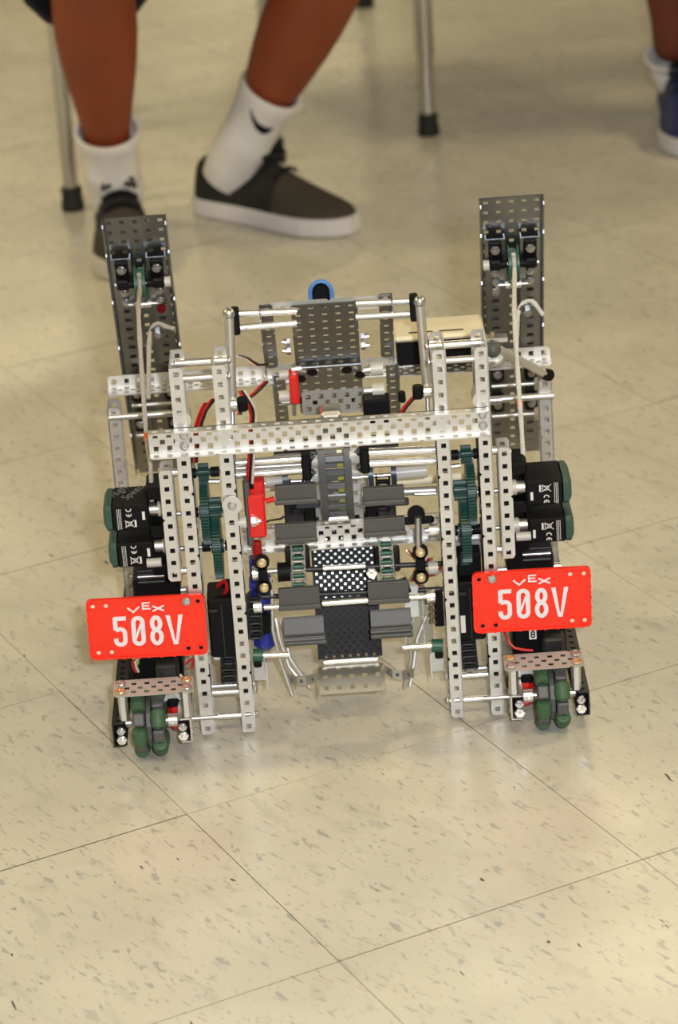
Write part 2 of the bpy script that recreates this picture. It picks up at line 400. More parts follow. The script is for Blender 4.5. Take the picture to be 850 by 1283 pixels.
# --- leaning slide towers
A = math.radians(23.5); DN = Vector((0, math.sin(A), -math.cos(A))); NF = Vector((0, -math.cos(A), -math.sin(A)))
def tower(cx, top_z, s):
    t = Vector((cx, 235, top_z))
    # five-hole channel, web behind, flanges toward the viewer
    u = -DN; v = Vector((1, 0, 0))
    if u.cross(v).dot(NF) < 0: v = -v
    o = t+DN*(28*PT)-v*31.75
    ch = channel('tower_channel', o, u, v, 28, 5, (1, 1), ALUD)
    for dx in (-17.5, 17.5):
        b = MB(); q = t+Vector((dx, 0, 0))+NF*12+DN*44; L = 300
        vs, fs = perforated(24, 1, t=1.4)
        wv = 9.2
        # rail: perforated web with both long edges folded back
        R3 = Matrix((DN, Vector((1, 0, 0)), NF)).transposed()
        b.add([R3 @ Vector((x, (y-PT/2)*1.42, z)) + q for x, y, z in vs], fs)
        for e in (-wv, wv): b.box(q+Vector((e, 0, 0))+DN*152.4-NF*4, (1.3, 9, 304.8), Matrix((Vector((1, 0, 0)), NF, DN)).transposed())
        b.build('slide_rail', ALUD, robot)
        for k, (du, mt) in enumerate(((11, STEEL), (42, STEEL), (54, STEEL))):
            nut(q+DN*du+NF*1, NF, 5.2 if k == 0 else 4.2, 5, None, mt)
            if k == 0: MB().box(q+DN*(du+2)+NF*1.5, (13, 22, 3), Matrix((Vector((1, 0, 0)), DN, NF)).transposed(), 1).build('slide_pad', BLACK, robot)
        MB().box(q+DN*28+NF*5, (13, 13, 9), Matrix((Vector((1, 0, 0)), DN, NF)).transposed(), 2).build('bearing_block', BLACK, robot)
    q = t+NF*18+DN*72
    rod(q+Vector((-26, 0, 0)), q+Vector((26, 0, 0)), 2.0, STEEL, 'axle')
    rod(q+Vector((s*-24, 0, 0)), q+Vector((s*-30, 0, 0)), 5.2, NYLON, 'spacer'); rod(q+Vector((6, 0, 0)), q+Vector((22, 0, 0)), 4.6, BLACK, 'spacer'); rod(q+Vector((-22, 0, 0)), q+Vector((-6, 0, 0)), 4.6, BLACK, 'spacer')
    p = MB(); 
    for e in (-4.6, 4.6): p.ring(q+Vector((e, 0, 0)), X, 2, 19, 1.5, 28)
    p.ring(q, X, 2, 15, 8, 28); p.build('pulley', GREEN, robot, True)
    q2 = t+NF*16+DN*102
    rod(q2+Vector((-18, 0, 0)), q2+Vector((18, 0, 0)), 1.8, STEEL, 'axle'); rod(q2+Vector((-8, 0, 0)), q2+Vector((8, 0, 0)), 4.2, SHINY, 'spacer')
    nut(q2+Vector((s*-17.5, 0, 0))+DN*6, NF, 5, 5, None, mat('red_anodised_nut', (.30, .02, .03), .35, .8) if s < 0 else STEEL)
    # lower slide stage: bearing blocks, bolts and cross shafts below the rear beam
    for du, w in ((218, 1), (262, 0)):
        for dx in (-17.5, 17.5):
            qq = t+DN*du+NF*22+Vector((dx, 0, 0)); MB().box(qq, (14, 24, 12), Matrix((Vector((1, 0, 0)), DN, NF)).transposed(), 3).build('bearing_block', BLACK, robot)
            nut(qq+NF*6+DN*-4, NF, 4.6, 5)
        q3 = t+DN*(du+12)+NF*30; rod(q3+Vector((-24, 0, 0)), q3+Vector((24, 0, 0)), 2.2, ALU, 'axle'); rod(q3+Vector((20, 0, 0)), q3+Vector((30, 0, 0)), 7, NYLON, 'nylon_spacer', 16)
    MB().box(t+DN*200+NF*26, (40, 3, 10), Matrix((Vector((1, 0, 0)), DN, NF)).transposed()).build('stage_crossbar', ALU, robot)
    return t, q
tL, pL = tower(-182, 460, -1); tR, pR = tower(190.5, 454, 1)
def rope(name, pts, m, r=2.3, label=None):
    b = MB(); P = [Vector(q) for q in pts]; fine = []
    for i in range(len(P)-1):
        p0 = P[max(i-1, 0)]; p1 = P[i]; p2 = P[i+1]; p3 = P[min(i+2, len(P)-1)]; n = max(2, int((p2-p1).length/12))
        for k in range(n):
            t = k/n; fine.append(.5*((2*p1)+(p2-p0)*t+(2*p0-5*p1+4*p2-p3)*t*t+(3*p1-p0-3*p2+p3)*t**3))
    fine.append(P[-1]); b.tube(fine, r, 8, [r*(1+.12*math.sin(i*2.1)) for i in range(len(fine))])
    return b.build(name, m, robot, True, label)
LBL = lambda o, t: o.__setitem__('label', t)
topL = pL+NF*16+DN*-8; topR = pR+NF*16+DN*-8
rope('rope', [pL+NF*6+DN*-18, topL, (-180.8, 150.0, 383.4), (-180.1, 90.0, 290.5), (-176.8, 60.0, 265.2), (-178.8, 55.0, 231.7)], ROPE)
rope('rope', [(-179.5, 160.0, 296.4), (-176.1, 200.0, 340.0), (-173.3, 215.0, 349.5), (-166.6, 216.0, 354.5), (-159.6, 214.0, 351.4), (-150.2, 210.0, 349.6)], ROPE)
rope('rope', [pR+NF*6+DN*-18, topR, (183.1, 150.0, 356.9), (181.7, 110.0, 305.8), (180.4, 70.0, 259.5), (179.7, 56.0, 233.0)], ROPEW)
rope('rope', [(184.1, 165.0, 293.1), (188.1, 195.0, 332.1), (192.8, 205.0, 349.2), (201.0, 206.0, 354.9), (207.1, 204.0, 352.7), (215.0, 200.0, 340.9)], ROPEW)
for a, b_ in (((-179.4, 88.0, 288.8), (-179.9, 84.0, 282.2)), ((181.3, 103.0, 291.1), (181.4, 98.0, 284.8))): rod(a, b_, 3.0, ORANGE, 'orange_tape', 10)
for c in ((-167.2, 212.0, 345.9), (199.6, 203.0, 346.0)):
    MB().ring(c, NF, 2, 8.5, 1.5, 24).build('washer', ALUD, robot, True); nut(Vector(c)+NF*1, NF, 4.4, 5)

# --- overhanging centre hood, two plates and flanking channels, all parallel
B = math.radians(38.4); HD = Vector((0, math.sin(B), -math.cos(B))); HN = Vector((0, -math.cos(B), -math.sin(B)))
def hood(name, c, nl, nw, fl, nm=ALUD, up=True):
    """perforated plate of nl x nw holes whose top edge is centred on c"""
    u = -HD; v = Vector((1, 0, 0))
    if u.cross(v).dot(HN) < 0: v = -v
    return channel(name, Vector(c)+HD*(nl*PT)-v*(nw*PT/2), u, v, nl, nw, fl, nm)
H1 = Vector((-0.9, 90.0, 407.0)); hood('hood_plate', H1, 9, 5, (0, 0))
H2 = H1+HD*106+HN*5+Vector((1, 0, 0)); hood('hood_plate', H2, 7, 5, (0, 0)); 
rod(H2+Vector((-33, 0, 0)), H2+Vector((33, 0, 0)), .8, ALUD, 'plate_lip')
for dx, dz in ((-17, 9), (17, 9), (-29, 20), (30, 20), (-29, 62), (-14, 66), (18, 66), (30, 66)):
    MB().ring(H2+Vector((dx, 0, 0))+HD*dz+HN*.5, HN, 0.5, 5.2, 1.6, 16).build('rivet', BLACK, robot, True)
for dx, top, n1 in ((-55, (-56.0, 88.0, 410.1), 9), (57.5, (57.7, 88.0, 413.1), 9)):
    T0 = Vector(top); v_ = 1 if dx < 0 else -1
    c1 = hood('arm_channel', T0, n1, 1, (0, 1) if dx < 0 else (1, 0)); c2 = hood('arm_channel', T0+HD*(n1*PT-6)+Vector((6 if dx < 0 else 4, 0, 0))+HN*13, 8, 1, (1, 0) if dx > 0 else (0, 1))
# rear slotted angle and rods across the top of the arm
channel('slotted_bar', Vector((-59.5, 112.0, 391.4)), X, Z, 9, 1, (0, 0))
for q0, q1, r in (((-82.1, 86.0, 404.7), (-26.9, 86.0, 403.1), 3.6), ((-83.2, 86.0, 390.3), (-27.8, 86.0, 391.1), 3.6), ((29.4, 90.0, 405.6), (85.3, 90.0, 404.0), 3.6), ((28.5, 90.0, 392.0), (83.2, 90.0, 391.3), 3.6)): rod(q0, q1, r, SHINY if q0[0] < 0 else ALU)
for c, s in (((-85.5, 82.0, 399.2), -1), ((84.0, 82.0, 400.5), 1)): MB().box(c, (8, 9, 27), None, 1.5).build('gear_segment', BLACK, robot)
for a, b_, c in (((-90.8, 76.0, 408.9), (-94.3, 72.0, 324.2), (-97.5, 50.0, 251.1)), ((89.4, 76.0, 407.8), (92.1, 72.0, 318.7), (90.4, 60.0, 282.6))):
    rod(a, b_, 4.6, ALU, 'strut', 10); rod(b_, c, 2.2, STEEL, 'strut_shaft'); MB().sphere(a, 6, 12, 8).build('strut_joint', STEEL, robot, True)
for c, s in (((-94.6, 68.0, 320.1), 1), ((92.7, 68.0, 320.2), -1)):
    collar(c, 7, 9, X); MB().box(Vector(c)+Vector((s*10, 0, 0)), (10, 12, 13), None, 2).build('spacer_block', BLACK, robot)
for x, z in ((-38, 0), (-38, 9)): nut(Vector((-35.5, 115.0, 362.5))+Vector((0, 0, -z)), (-1, 0, 0), 4.5, 6)
for z in (0, 9): nut(Vector((32.2, 115.0, 362.5))+Vector((0, 0, -z)), (1, 0, 0), 4.5, 6)
# rounded blue handle above the hood
b = MB(); c0 = Vector((-2.9, 145.0, 392.7)); pts = [c0+Vector((-10, 0, -14)), c0+Vector((-10, 0, 6))]+[c0+Vector((-10*math.cos(a), 0, 7+11*math.sin(a))) for a in [math.pi*i/12 for i in range(13)]]+[c0+Vector((10, 0, 6)), c0+Vector((10, 0, -14))]
b.tube(pts, 2.6, 10); b.build('handle_rim', LBLUE, robot, True, 'light blue rubber rim')
MB().loft([[c0+Vector((8.4*math.cos(a)*k, yy, -12+(20+9.5*math.sin(a)*k if math.sin(a) > 0 else 0))) for a in [2*math.pi*i/20 for i in range(20)]] for yy, k in ((-2, .8), (-4, 1), (6, 1))]).build('handle_core', BLACK, robot, True)

# --- controller box with cream lid behind the right uprights
cb = Vector((111.1, 190.0, 316.0)); 
MB().box(cb+Vector((0, 24, -2)), (86, 48, 26), None, 2).build('controller_case', BLACK, robot)
lid = MB(); lid.box(cb+Vector((0, 24, 13.5)), (90, 54, 6), None, 2.5); lid = lid.build('controller_lid', CREAM, robot, False, 'cream plastic lid')
MB().box(cb+Vector((12, 8, 16.8)), (24, 2, .8)).build('lid_slot', BLACK, lid); MB().box(cb+Vector((-18, 8, 16.8)), (24, 2, .8)).build('lid_slot', BLACK, lid)
# diagonal strut on the right
rod((162.8, 130.0, 336.0), (210.5, 150.0, 298.5), 4.2, ALU, 'diagonal_strut', 8, None, None, False); MB().cyl((155.2, 130.0, 339.9), (164.3, 130.0, 335.1), 7, 12).sphere((159.4, 126.0, 336.1), 8).build('strut_mount', GREYP, robot, True)
MB().box((163.5, 135.0, 344.0), (22, 14, 5), None, 1).build('bearing_block', STEEL, robot); MB().cyl((215.0, 148.0, 297.2), (211.6, 154.0, 296.0), 6, 10).build('strut_joint', BLACK, robot, True)
MB().cyl((159.6, 135.0, 344.3), (159.9, 135.0, 350.9), 2.2, 8).build('bolt', BRASS, robot, True)

# --- outer gear motors, black with green end caps and printed marks
def motor(px, z, s, y0=30, hs=False):
    """black motor body with its flat front at y0; s = -1 left side, +1 right side; px = inner end x"""
    w, h, d = 36, 25, 50; cx = px+s*w/2
    m_ = MB().box((cx, y0+d/2, z), (w, d, h), None, 1.6).build('motor', BLACK, robot)
    c = MB(); rings = []
    for k, (dx, ins) in enumerate(((0, -.6), (5, -.6), (8, 3.5))):
        x = px+s*(w+dx); hh, hd = h/2-ins, d/2-ins; e = 4
        r = [(-hd, -hh+e), (-hd+e, -hh), (hd-e, -hh), (hd, -hh+e), (hd, hh-e), (hd-e, hh), (-hd+e, hh), (-hd, hh-e)]
        rings.append([Vector((x, y0+d/2+a, z+b2)) for a, b2 in r])
    c.loft(rings).build('end_cap', CAPG, m_, False, 'dark green end cap')
    # printed marks on the front face
    f = lambda a, b2: (cx+a, z+b2)
    st = MB(); layer = [0]
    def stroke(pts, wd):
        for (a, b2), (c2, d2) in zip(pts, pts[1:]):
            dv = Vector((c2-a, d2-b2, 0)); n = Vector((-dv.y, dv.x, 0)).normalized()*wd/2; e = dv.normalized()*wd*.3
            q = [Vector((a, b2, 0))-e+n, Vector((a, b2, 0))-e-n, Vector((c2, d2, 0))+e-n, Vector((c2, d2, 0))+e+n]
            layer[0] += 1; st.prism([(cx+p.x, z+p.y) for p in q], (0, y0-.2-.004*layer[0], 0), X, Z, (0, 1, 0), .15)
    g = -s   # direction from cap toward the shaft
    for k in (0, 1):
        zc = 9.6-k*5.2 if s < 0 else -4.6-k*5.2
        arc = [(-1.5*g+2.3*math.cos(t), zc+2.3*math.sin(t)) for t in [(math.pi if s < 0 else 0)+math.pi*i/8 for i in range(9)]]
        stroke(arc, .9)
        if k == 1: stroke([(-1.5*g, zc), (-1.5*g, zc+(-2.3 if s < 0 else 2.3))], .8)
    # crossed-out bin mark
    zc = -5.5 if s < 0 else 5.0; bx = -1.5*g
    stroke([(bx-4, zc-3.6), (bx+4.5, zc+3.6)], .6); stroke([(bx-4, zc+3.6), (bx+4.5, zc-3.6)], .6)
    stroke([(bx-3.4, zc-2.4), (bx+2.4, zc-1.6), (bx+2.4, zc+1.6), (bx-3.4, zc+2.4), (bx-3.4, zc-2.4)], .6)
    stroke([(bx+g*5.8, zc-3), (bx+g*5.8, zc+3)], 1.8)
    stroke([(12.5*g, -1.5), (12.5*g, 5.5)], 2.6) if s < 0 else stroke([(12.5*g, -6), (12.5*g, 1)], 2.6)
    # columns of fine print
    for c_ in (0, 1.6, 3.2):
        zz = 10
        while zz > -10.5:
            l = random.uniform(.9, 2.4); stroke([(-9.3*g-c_*g, zz), (-9.3*g-c_*g, max(zz-l, -11))], .55); zz -= l+.7
    st.build('printed_marks', LABEL, m_)
    if hs:   # hand-written words on the top
        lettering('handwriting', 'High\nSpeed', .0145, STEEL, m_, Matrix.Translation(((cx+2)*.001, (y0+34)*.001, (z+h/2+.2)*.001)) @ Matrix.Rotation(math.radians(62), 4, 'Z') @ Matrix.Translation((-.019, .010, 0)), .35, -.0002, 1.0, False)
    # output stub with couplers
    MB().cyl((px, y0+14, z+2), (px-s*8, y0+14, z+2), 6, 14).build('coupler', STEEL if hs else ALU, m_, True)
    MB().cyl((px-s*8, y0+14, z+2), (px-s*16, y0+14, z+2), 7.5, 16).build('nylon_spacer', NYLON, m_, True)
    MB().box((px-s*9, y0+30, z-1), (18, 36, 12), None, 2).build('gearbox', BLACK, m_)
    return m_
motor(-180.5, 226, -1, 30, True); motor(-179, 187.5, -1, 30); motor(179, 223, 1, 30); motor(180, 183.5, 1, 30)
for z in (205, 165, 245): MB().box((-172, 60, z), (22, 40, 12), None, 2).build('bearing_block', BLACK, robot); MB().box((171, 60, z), (22, 40, 12), None, 2).build('bearing_block', BLACK, robot)
for c in ((-181.1, 28.0, 179.3), (173.8, 28.0, 180.3)): MB().cyl(Vector(c)-Vector((6, 0, 0)), Vector(c)+Vector((8, 0, 0)), 4.5, 10).build('nylon_spacer', NYLON, robot, True)
# threaded shafts under the lower motors
for a, b_, s in (((-198.8, 50.0, 161.3), (-173.3, 50.0, 161.1), 1), ((174.8, 50.0, 157.0), (201.9, 50.0, 156.7), 1)):
    for k in range(3): rod(Vector(a)+Vector((0, 0, -k*6)), Vector(b_)+Vector((0, 0, -k*6)), 2.2, BLKMET if k != 1 else STEEL, 'shaft')
MB().box((-182, 75, 140), (46, 44, 20), None, 2).build('motor_body', BLACK, robot); MB().box((182, 75, 138), (46, 44, 20), None, 2).build('motor_body', BLACK, robot)

# --- gears seen edge-on between the uprights
def gear(c, r, w, teeth, m=TEAL, parent=None):
    c = Vector(c); b = MB(); n = teeth*4; ring0 = []
    for i in range(n):
        a = 2*math.pi*i/n; rr = r if i % 4 in (0, 1) else r-2.1; ring0.append((math.cos(a)*rr, math.sin(a)*rr))
    b.prism(ring0, c-Vector((w/2, 0, 0)), Y, Z, X, w); b.cyl(c-Vector((w/2+2, 0, 0)), c+Vector((w/2+2, 0, 0)), min(r*.4, 7), 14)
    return b.build('gear', m, robot)
GY = 34
gears = [((-125.8, 34.0, 266.5), 9, 10), ((-126.8, 34.0, 226.0), 32, 8), ((-118.1, 34.0, 229.5), 10, 13), ((-118.2, 34.0, 189.5), 32, 8), ((123.8, 34.0, 266.8), 9, 10), ((126.6, 34.0, 227.1), 32, 8), ((117.6, 34.0, 230.2), 10, 14), ((119.4, 34.0, 188.4), 32, 9)]
for c, r, w in gears: gear(c, r, w, 60 if r > 20 else 12)
for q, x0, x1 in ((((-125.8, 34.0, 266.5)), -132, -106), ((-126.8, 34.0, 226.0), -134, -106), ((-118.2, 34.0, 189.5), -134, -106), ((123.8, 34.0, 266.8), 107, 133), ((126.6, 34.0, 227.1), 107, 133), ((119.4, 34.0, 188.4), 107, 133)):
    z = q[2]; rod((x0-34 if q[0] < 0 else x0-2, 34, z), (x1+2 if q[0] < 0 else x1+34, 34, z), 2.3, STEEL, 'axle')
    for k in (0, 1): rod((q[0]+(7 if k else -15), 34, z), (q[0]+(15 if k else -7), 34, z), 5, BLACK, 'spacer')
rod((-121.1, 30.0, 258.7), (-111.3, 30.0, 258.0), 2.4, SHINY, 'axle'); rod((107.1, 30.0, 256.6), (117.8, 30.0, 257.4), 2.4, SHINY, 'axle')

# --- number plates
def number_plate(c, rot):
    P_ = bpy.data.objects.new('number_plate', MB().box((0, 1.5, 0), (1, 1, 1)).mesh('tmp', RED))
    w, h, r = 56.5, 31.5, 5
    def rr(w, h, r, n=6):
        pts = []
        for sx, sy, a0 in ((1, 1, 0), (-1, 1, 90), (-1, -1, 180), (1, -1, 270)):
            for i in range(n+1):
                a = math.radians(a0+90*i/n); pts.append((sx*(w-r)+r*math.cos(a), sy*(h-r)+r*math.sin(a)))
        return pts
    b = MB(); outer = rr(w, h, r); inner = rr(w-2.0, h-2.0, r-1.5)
    b.prism(outer, (0, 0, 0), X, Z, Y, 3.2)
    vs = [Vector((x, -1.3, z)) for x, z in outer]+[Vector((x, -1.3, z)) for x, z in inner]+[Vector((x, .1, z)) for x, z in inner]+[Vector((x, .1, z)) for x, z in outer]
    n = len(outer); fs = []
    for k in range(3): fs += [(k*n+i, k*n+(i+1) % n, (k+1)*n+(i+1) % n, (k+1)*n+i) for i in range(n)]
    fs += [(3*n+i, 3*n+(i+1) % n, (i+1) % n, i) for i in range(n)]
    b.add(vs, fs)
    # little ribs around the rim and faint raised panel lines
    for i in range(9):
        for sz in (-1, 1): b.box((-48+i*12, -1.2, sz*(h-1.2)), (2.2, 1.6, 3.2))
    for i in range(5):
        for sx in (-1, 1): b.box((sx*(w-1.2), -1.2, -22+i*11), (3.2, 1.6, 2.2))
    for x in (-36, 36): b.box((x, -.1, 0), (.5, .5, 44))
    for z in (-17, 21): b.box((-44, -.1, z), (20, .5, .5)); b.box((44, -.1, z), (20, .5, .5))
    P_.data = b.mesh('number_plate', RED); C.objects.link(P_); P_.parent = robot
    P_.matrix_local = Matrix.Translation(Vector(c)*.001) @ Matrix.Rotation(math.radians(rot), 4, 'Y')
    # glyphs
    g = MB(); lay = [0]
    def lift(): lay[0] += 1; return (0, -.30-.012*lay[0], 0)
    def st(pts, wd, closed=False):
        pp = pts+[pts[0]] if closed else pts
        for (a, b2), (c2, d2) in zip(pp, pp[1:]):
            dv = Vector((c2-a, d2-b2)); 
            if dv.length < 1e-6: continue
            n_ = Vector((-dv.y, dv.x)).normalized()*wd/2
            g.prism([(a+n_.x, b2+n_.y), (a-n_.x, b2-n_.y), (c2-n_.x, d2-n_.y), (c2+n_.x, d2+n_.y)], lift(), X, Z, Y, .3)
        js = pp if closed else pp[1:-1]
        for a, b2 in js: g.prism([(a+wd/2*math.cos(t), b2+wd/2*math.sin(t)) for t in [2*math.pi*i/12 for i in range(12)]], lift(), X, Z, Y, .3)
    H, Wd = 13.6, 4.4; W2 = 4.2      # half height, half width, stroke
    def arc(cx, cz, rx, rz, a0, a1, n=8): return [(cx+rx*math.cos(math.radians(a0+(a1-a0)*i/n)), cz+rz*math.sin(math.radians(a0+(a1-a0)*i/n))) for i in range(n+1)]
    zc = -3.0
    x = -26
    st([(x+Wd+1.9, zc+H), (x-Wd+.2, zc+H), (x-Wd+.2, zc+1.6)], W2); st([(x-Wd+.2, zc+1.8)]+arc(x, zc-1.6, Wd, 4.2, 120, 0)+arc(x, zc-H+4.2, Wd, 4.4, 0, -180)+[(x-Wd, zc-H+6.5)], W2)
    x = -8.5
    st(arc(x, zc+H-4.3, Wd, 4.3, 0, 180)+arc(x, zc-H+4.3, Wd, 4.3, 180, 360), W2, True); st([(x-Wd+1.6, zc-7.5), (x+Wd-1.6, zc+7.5)], 2.2)
    x = 8.8
    st(arc(x, zc+7.2, Wd-.5, 6.4, 0, 360, 16), W2, True); st(arc(x, zc-6.6, Wd, 7.0, 0, 360, 16), W2, True)
    x = 26.5
    for sg in (-1, 1): g.prism([(x+sg*8.2, zc+H+2), (x+sg*4.0, zc+H+2), (x-sg*.3, zc-H-2), (x+sg*2.1, zc-H-2)], lift(), X, Z, Y, .3)
    g.prism([(x-2.1, zc-H-2), (x+2.1, zc-H-2), (x+1.2, zc-H+3), (x-1.2, zc-H+3)], lift(), X, Z, Y, .3)
    g.build('number_lettering', WHITE, P_)
    g = MB()
    for pts, wd in (([(-17.5, 22.5), (-12, 17.5), (-6, 23)], 1.7), ([(6.5, 17.5), (17.5, 23)], 1.7), ([(6.5, 23), (17.5, 17.5)], 1.7), ([(4.4, 26.6), (-2.6, 26.6), (-2.6, 20.4), (4.8, 20.4)], 1.5), ([(-2.6, 23.6), (3.6, 23.6)], 1.5)): st(pts, wd)
    g.build('brand_lettering', WHITE, P_)
    for x, z in ((-50, 25), (-37.5, 25), (37, 25), (50, 25), (-48, -24), (-35.5, -24), (38, -24), (50, -24)):
        MB().ring((x, -.4, z), Y, 2.1, 3.7, 1.4, 16).build('hole_rim', RED, P_); MB().cyl((x, -.15, z), (x, .8, z), 2.3, 12).build('hole', BLACK if (x > 0) == (c[0] < 0) else CREAM, P_)
    return P_
pl = number_plate((-190.3, -6, 127.5), 1.0); screw((39, -1, 25.5), (0, -1, 0), STEEL, 4.4, pl)
pr_ = number_plate((178.2, -6, 128.5), .6); screw((-37.5, -1, 25), (0, -1, 0), STEEL, 4.4, pr_)

# --- centre tread: a wheel belt of rungs between two dark side rims
def tread():
    c = Vector((-0.9, 42.0, 247.2)); R = 62; cc = c+Vector((0, R, 0)); a0, a1 = -52, 46
    t = MB()
    for sx in (-12.4, 12.4):
        rings = []
        for i in range(25):
            a = math.radians(a0+(a1-a0)*i/24); d = Vector((0, -math.cos(a), math.sin(a)))
            rings.append([cc+Vector((sx+dx, 0, 0))+d*(R+dr) for dx, dr in ((-3.4, -3), (3.4, -3), (3.4, 4), (-3.4, 4))])
        t.loft(rings)
    T_ = t.build('belt_wheel', GREYP, robot, True)
    k = 0
    for i in range(16):
        a = math.radians(a0+3+(a1-a0-6)*i/15); d = Vector((0, -math.cos(a), math.sin(a))); tt = Vector((0, math.sin(a), math.cos(a)))
        R3 = Matrix((Vector((1, 0, 0)), d, tt)).transposed()
        if i % 2: MB().box(cc+d*(R+.5), (19, 3, 7.2), R3, 1).build('belt_rung', mat('smoke_grey_plastic', (.10, .11, .12), .22) if i == 1 else bpy.data.materials['smoke_grey_plastic'], T_)
        else:
            MB().box(cc+d*(R-2.5), (19, 3, 5), R3, .5).build('belt_pad', GREYP, T_); MB().box(cc+d*(R-1.2)+Vector((5, 0, 0)), (6, 2, 4), R3, .5).build('amber_insert', AMBER, T_)
    e = cc+Vector((0, -math.cos(math.radians(a0)), math.sin(math.radians(a0))))*(R+2)
    MB().cyl(e+Vector((-10, 0, 0)), e+Vector((10, 0, 0)), 4, 12).build('belt_roller', SHINY, T_, True)
    a = math.radians(a1-6); d = Vector((0, -math.cos(a), math.sin(a)))
    MB().box(c+Vector((-.5, 18, 62)), (20, 26, 9), None, 3).build('belt_guide', SHINY, T_)
tread()
# light plates either side of the tread and below the hood
channel('inner_plate', Vector((-28.8, 92.0, 180.1)), Z, X, 6, 1, (0, 0)); channel('inner_plate', Vector((11.0, 92.0, 178.8)), Z, X, 6, 1, (0, 0))
channel('inner_plate', Vector((-28.8, 150.0, 271.5)), X, Z, 5, 2, (0, 0)); channel('inner_plate', Vector((-33.1, 110.0, 170.0)), X, Z, 5, 4, (0, 0))
MB().box((43.3, 120.0, 285.5), (26, 20, 26), None, 2).build('motor_body', BLACK, robot)
MB().box((-34.9, 120.0, 314.5), (9, 24, 30), None, 2).build('red_bracket', REDSW, robot); rod((-36.0, 122.0, 331.2), (-26.7, 122.0, 331.4), 3.5, SHINY)
rod((-48.9, 130.0, 323.4), (-39.5, 130.0, 323.5), 5, NYLON, 'nylon_spacer'); rod((-50.4, 130.0, 301.0), (-39.5, 130.0, 301.1), 6, NYLON, 'nylon_spacer'); rod((-48.5, 130.0, 295.0), (-33.7, 130.0, 294.8), 3.4, ALU)
for a, b_ in (((33.4, 130.0, 322.3), (52.0, 130.0, 323.4)), ((32.1, 130.0, 300.8), (52.3, 130.0, 301.0))):
    rod(a, b_, 4, ALU); rod(Vector(b_)+Vector((-12, 0, 0)), b_, 7, NYLON, 'nylon_spacer', 16)
rod((-35.7, 112.0, 314.4), (-36.8, 112.0, 287.9), 2.2, STEEL, 'shaft')
# --- silver standoff pairs and black blocks beneath the front channel
for a, b_, r, mt in (((-94.1, 34.0, 274.0), (-31.2, 34.0, 274.2), 3.9, SHINY), ((-95.1, 34.0, 261.7), (-32.0, 34.0, 262.0), 3.9, SHINY), ((-94.9, 44.0, 264.1), (-31.8, 44.0, 263.6), 2.6, ALU),
                    ((30.2, 34.0, 275.4), (95.3, 34.0, 273.8), 4.2, SHINY), ((29.6, 34.0, 264.0), (94.8, 34.0, 262.4), 4.2, SHINY)): rod(a, b_, r, mt)
for c in ((-27.9, 34.0, 266.6), (27.6, 34.0, 269.0)):
    MB().box(c, (9, 15, 26), None, 2).build('bearing_block', BLACK, robot)
    for dz in (-8, 8): nut(Vector(c)+Vector((4 if c[0] < 0 else -4, 0, dz)), (1 if c[0] < 0 else -1, 0, 0), 4, 3, None, BLKMET)
rod((-70, 62, (-38.5, 62.0, 239.2)[2]), (66, 62, (-38.5, 62.0, 239.2)[2]), 2.2, SHINY, 'axle')
for a, b_, r in (((-22.5, 50.0, 263.7), (-12.6, 50.0, 263.8), 6), ((-67.5, 56.0, 243.0), (-50.6, 56.0, 243.4), 5), ((-23.6, 56.0, 246.4), (-13.5, 56.0, 247.3), 8), ((13.6, 50.0, 267.6), (24.3, 50.0, 267.7), 9), ((12.5, 56.0, 247.0), (23.2, 56.0, 247.1), 4.5), ((52.1, 56.0, 243.3), (86.7, 56.0, 244.0), 7)):
    rod(a, b_, r, NYLON, 'nylon_spacer', 16)
for c in ((-38.2, 58.0, 244.2), (43.8, 58.0, 243.1)):
    for dx in (-11, 11): MB().ring(Vector(c)+Vector((dx, 0, 0)), X, 2, 13, 5, 24).build('sprocket', mat('slate_plastic', (.035, .05, .08), .35) if dx < 0 and c[0] < 0 else bpy.data.materials['slate_plastic'], robot, True)
rod((96.1, 120.0, 207.4), (140.9, 120.0, 208.3), 4.5, CREAM, 'cream_bar', 12); rod((56.0, 120.0, 207.0), (96.9, 120.0, 207.3), 4.5, CREAM, 'cream_bar', 12); rod((-82.1, 120.0, 210.4), (-55.3, 120.0, 211.0), 4.5, CREAM, 'cream_bar', 12)
rod((62.9, 70.0, 217.4), (96.1, 70.0, 216.6), 4.2, ALU, 'axle_sleeve'); rod((74.0, 60.0, 218.3), (95.5, 60.0, 217.5), 2, SHINY, 'axle')
# --- inner cross channel between the uprights, in front of the conveyor frame
channel('inner_cross_channel', (-95, 72, 166), X, Z, 16, 2)
MB().box((123.7, 60.0, 159.8), (30, 20, 16), None, 2).build('end_bracket', ALU, robot); channel('inner_cross_channel', Vector((96.5, 62.0, 155.8)), X, Z, 3, 2)
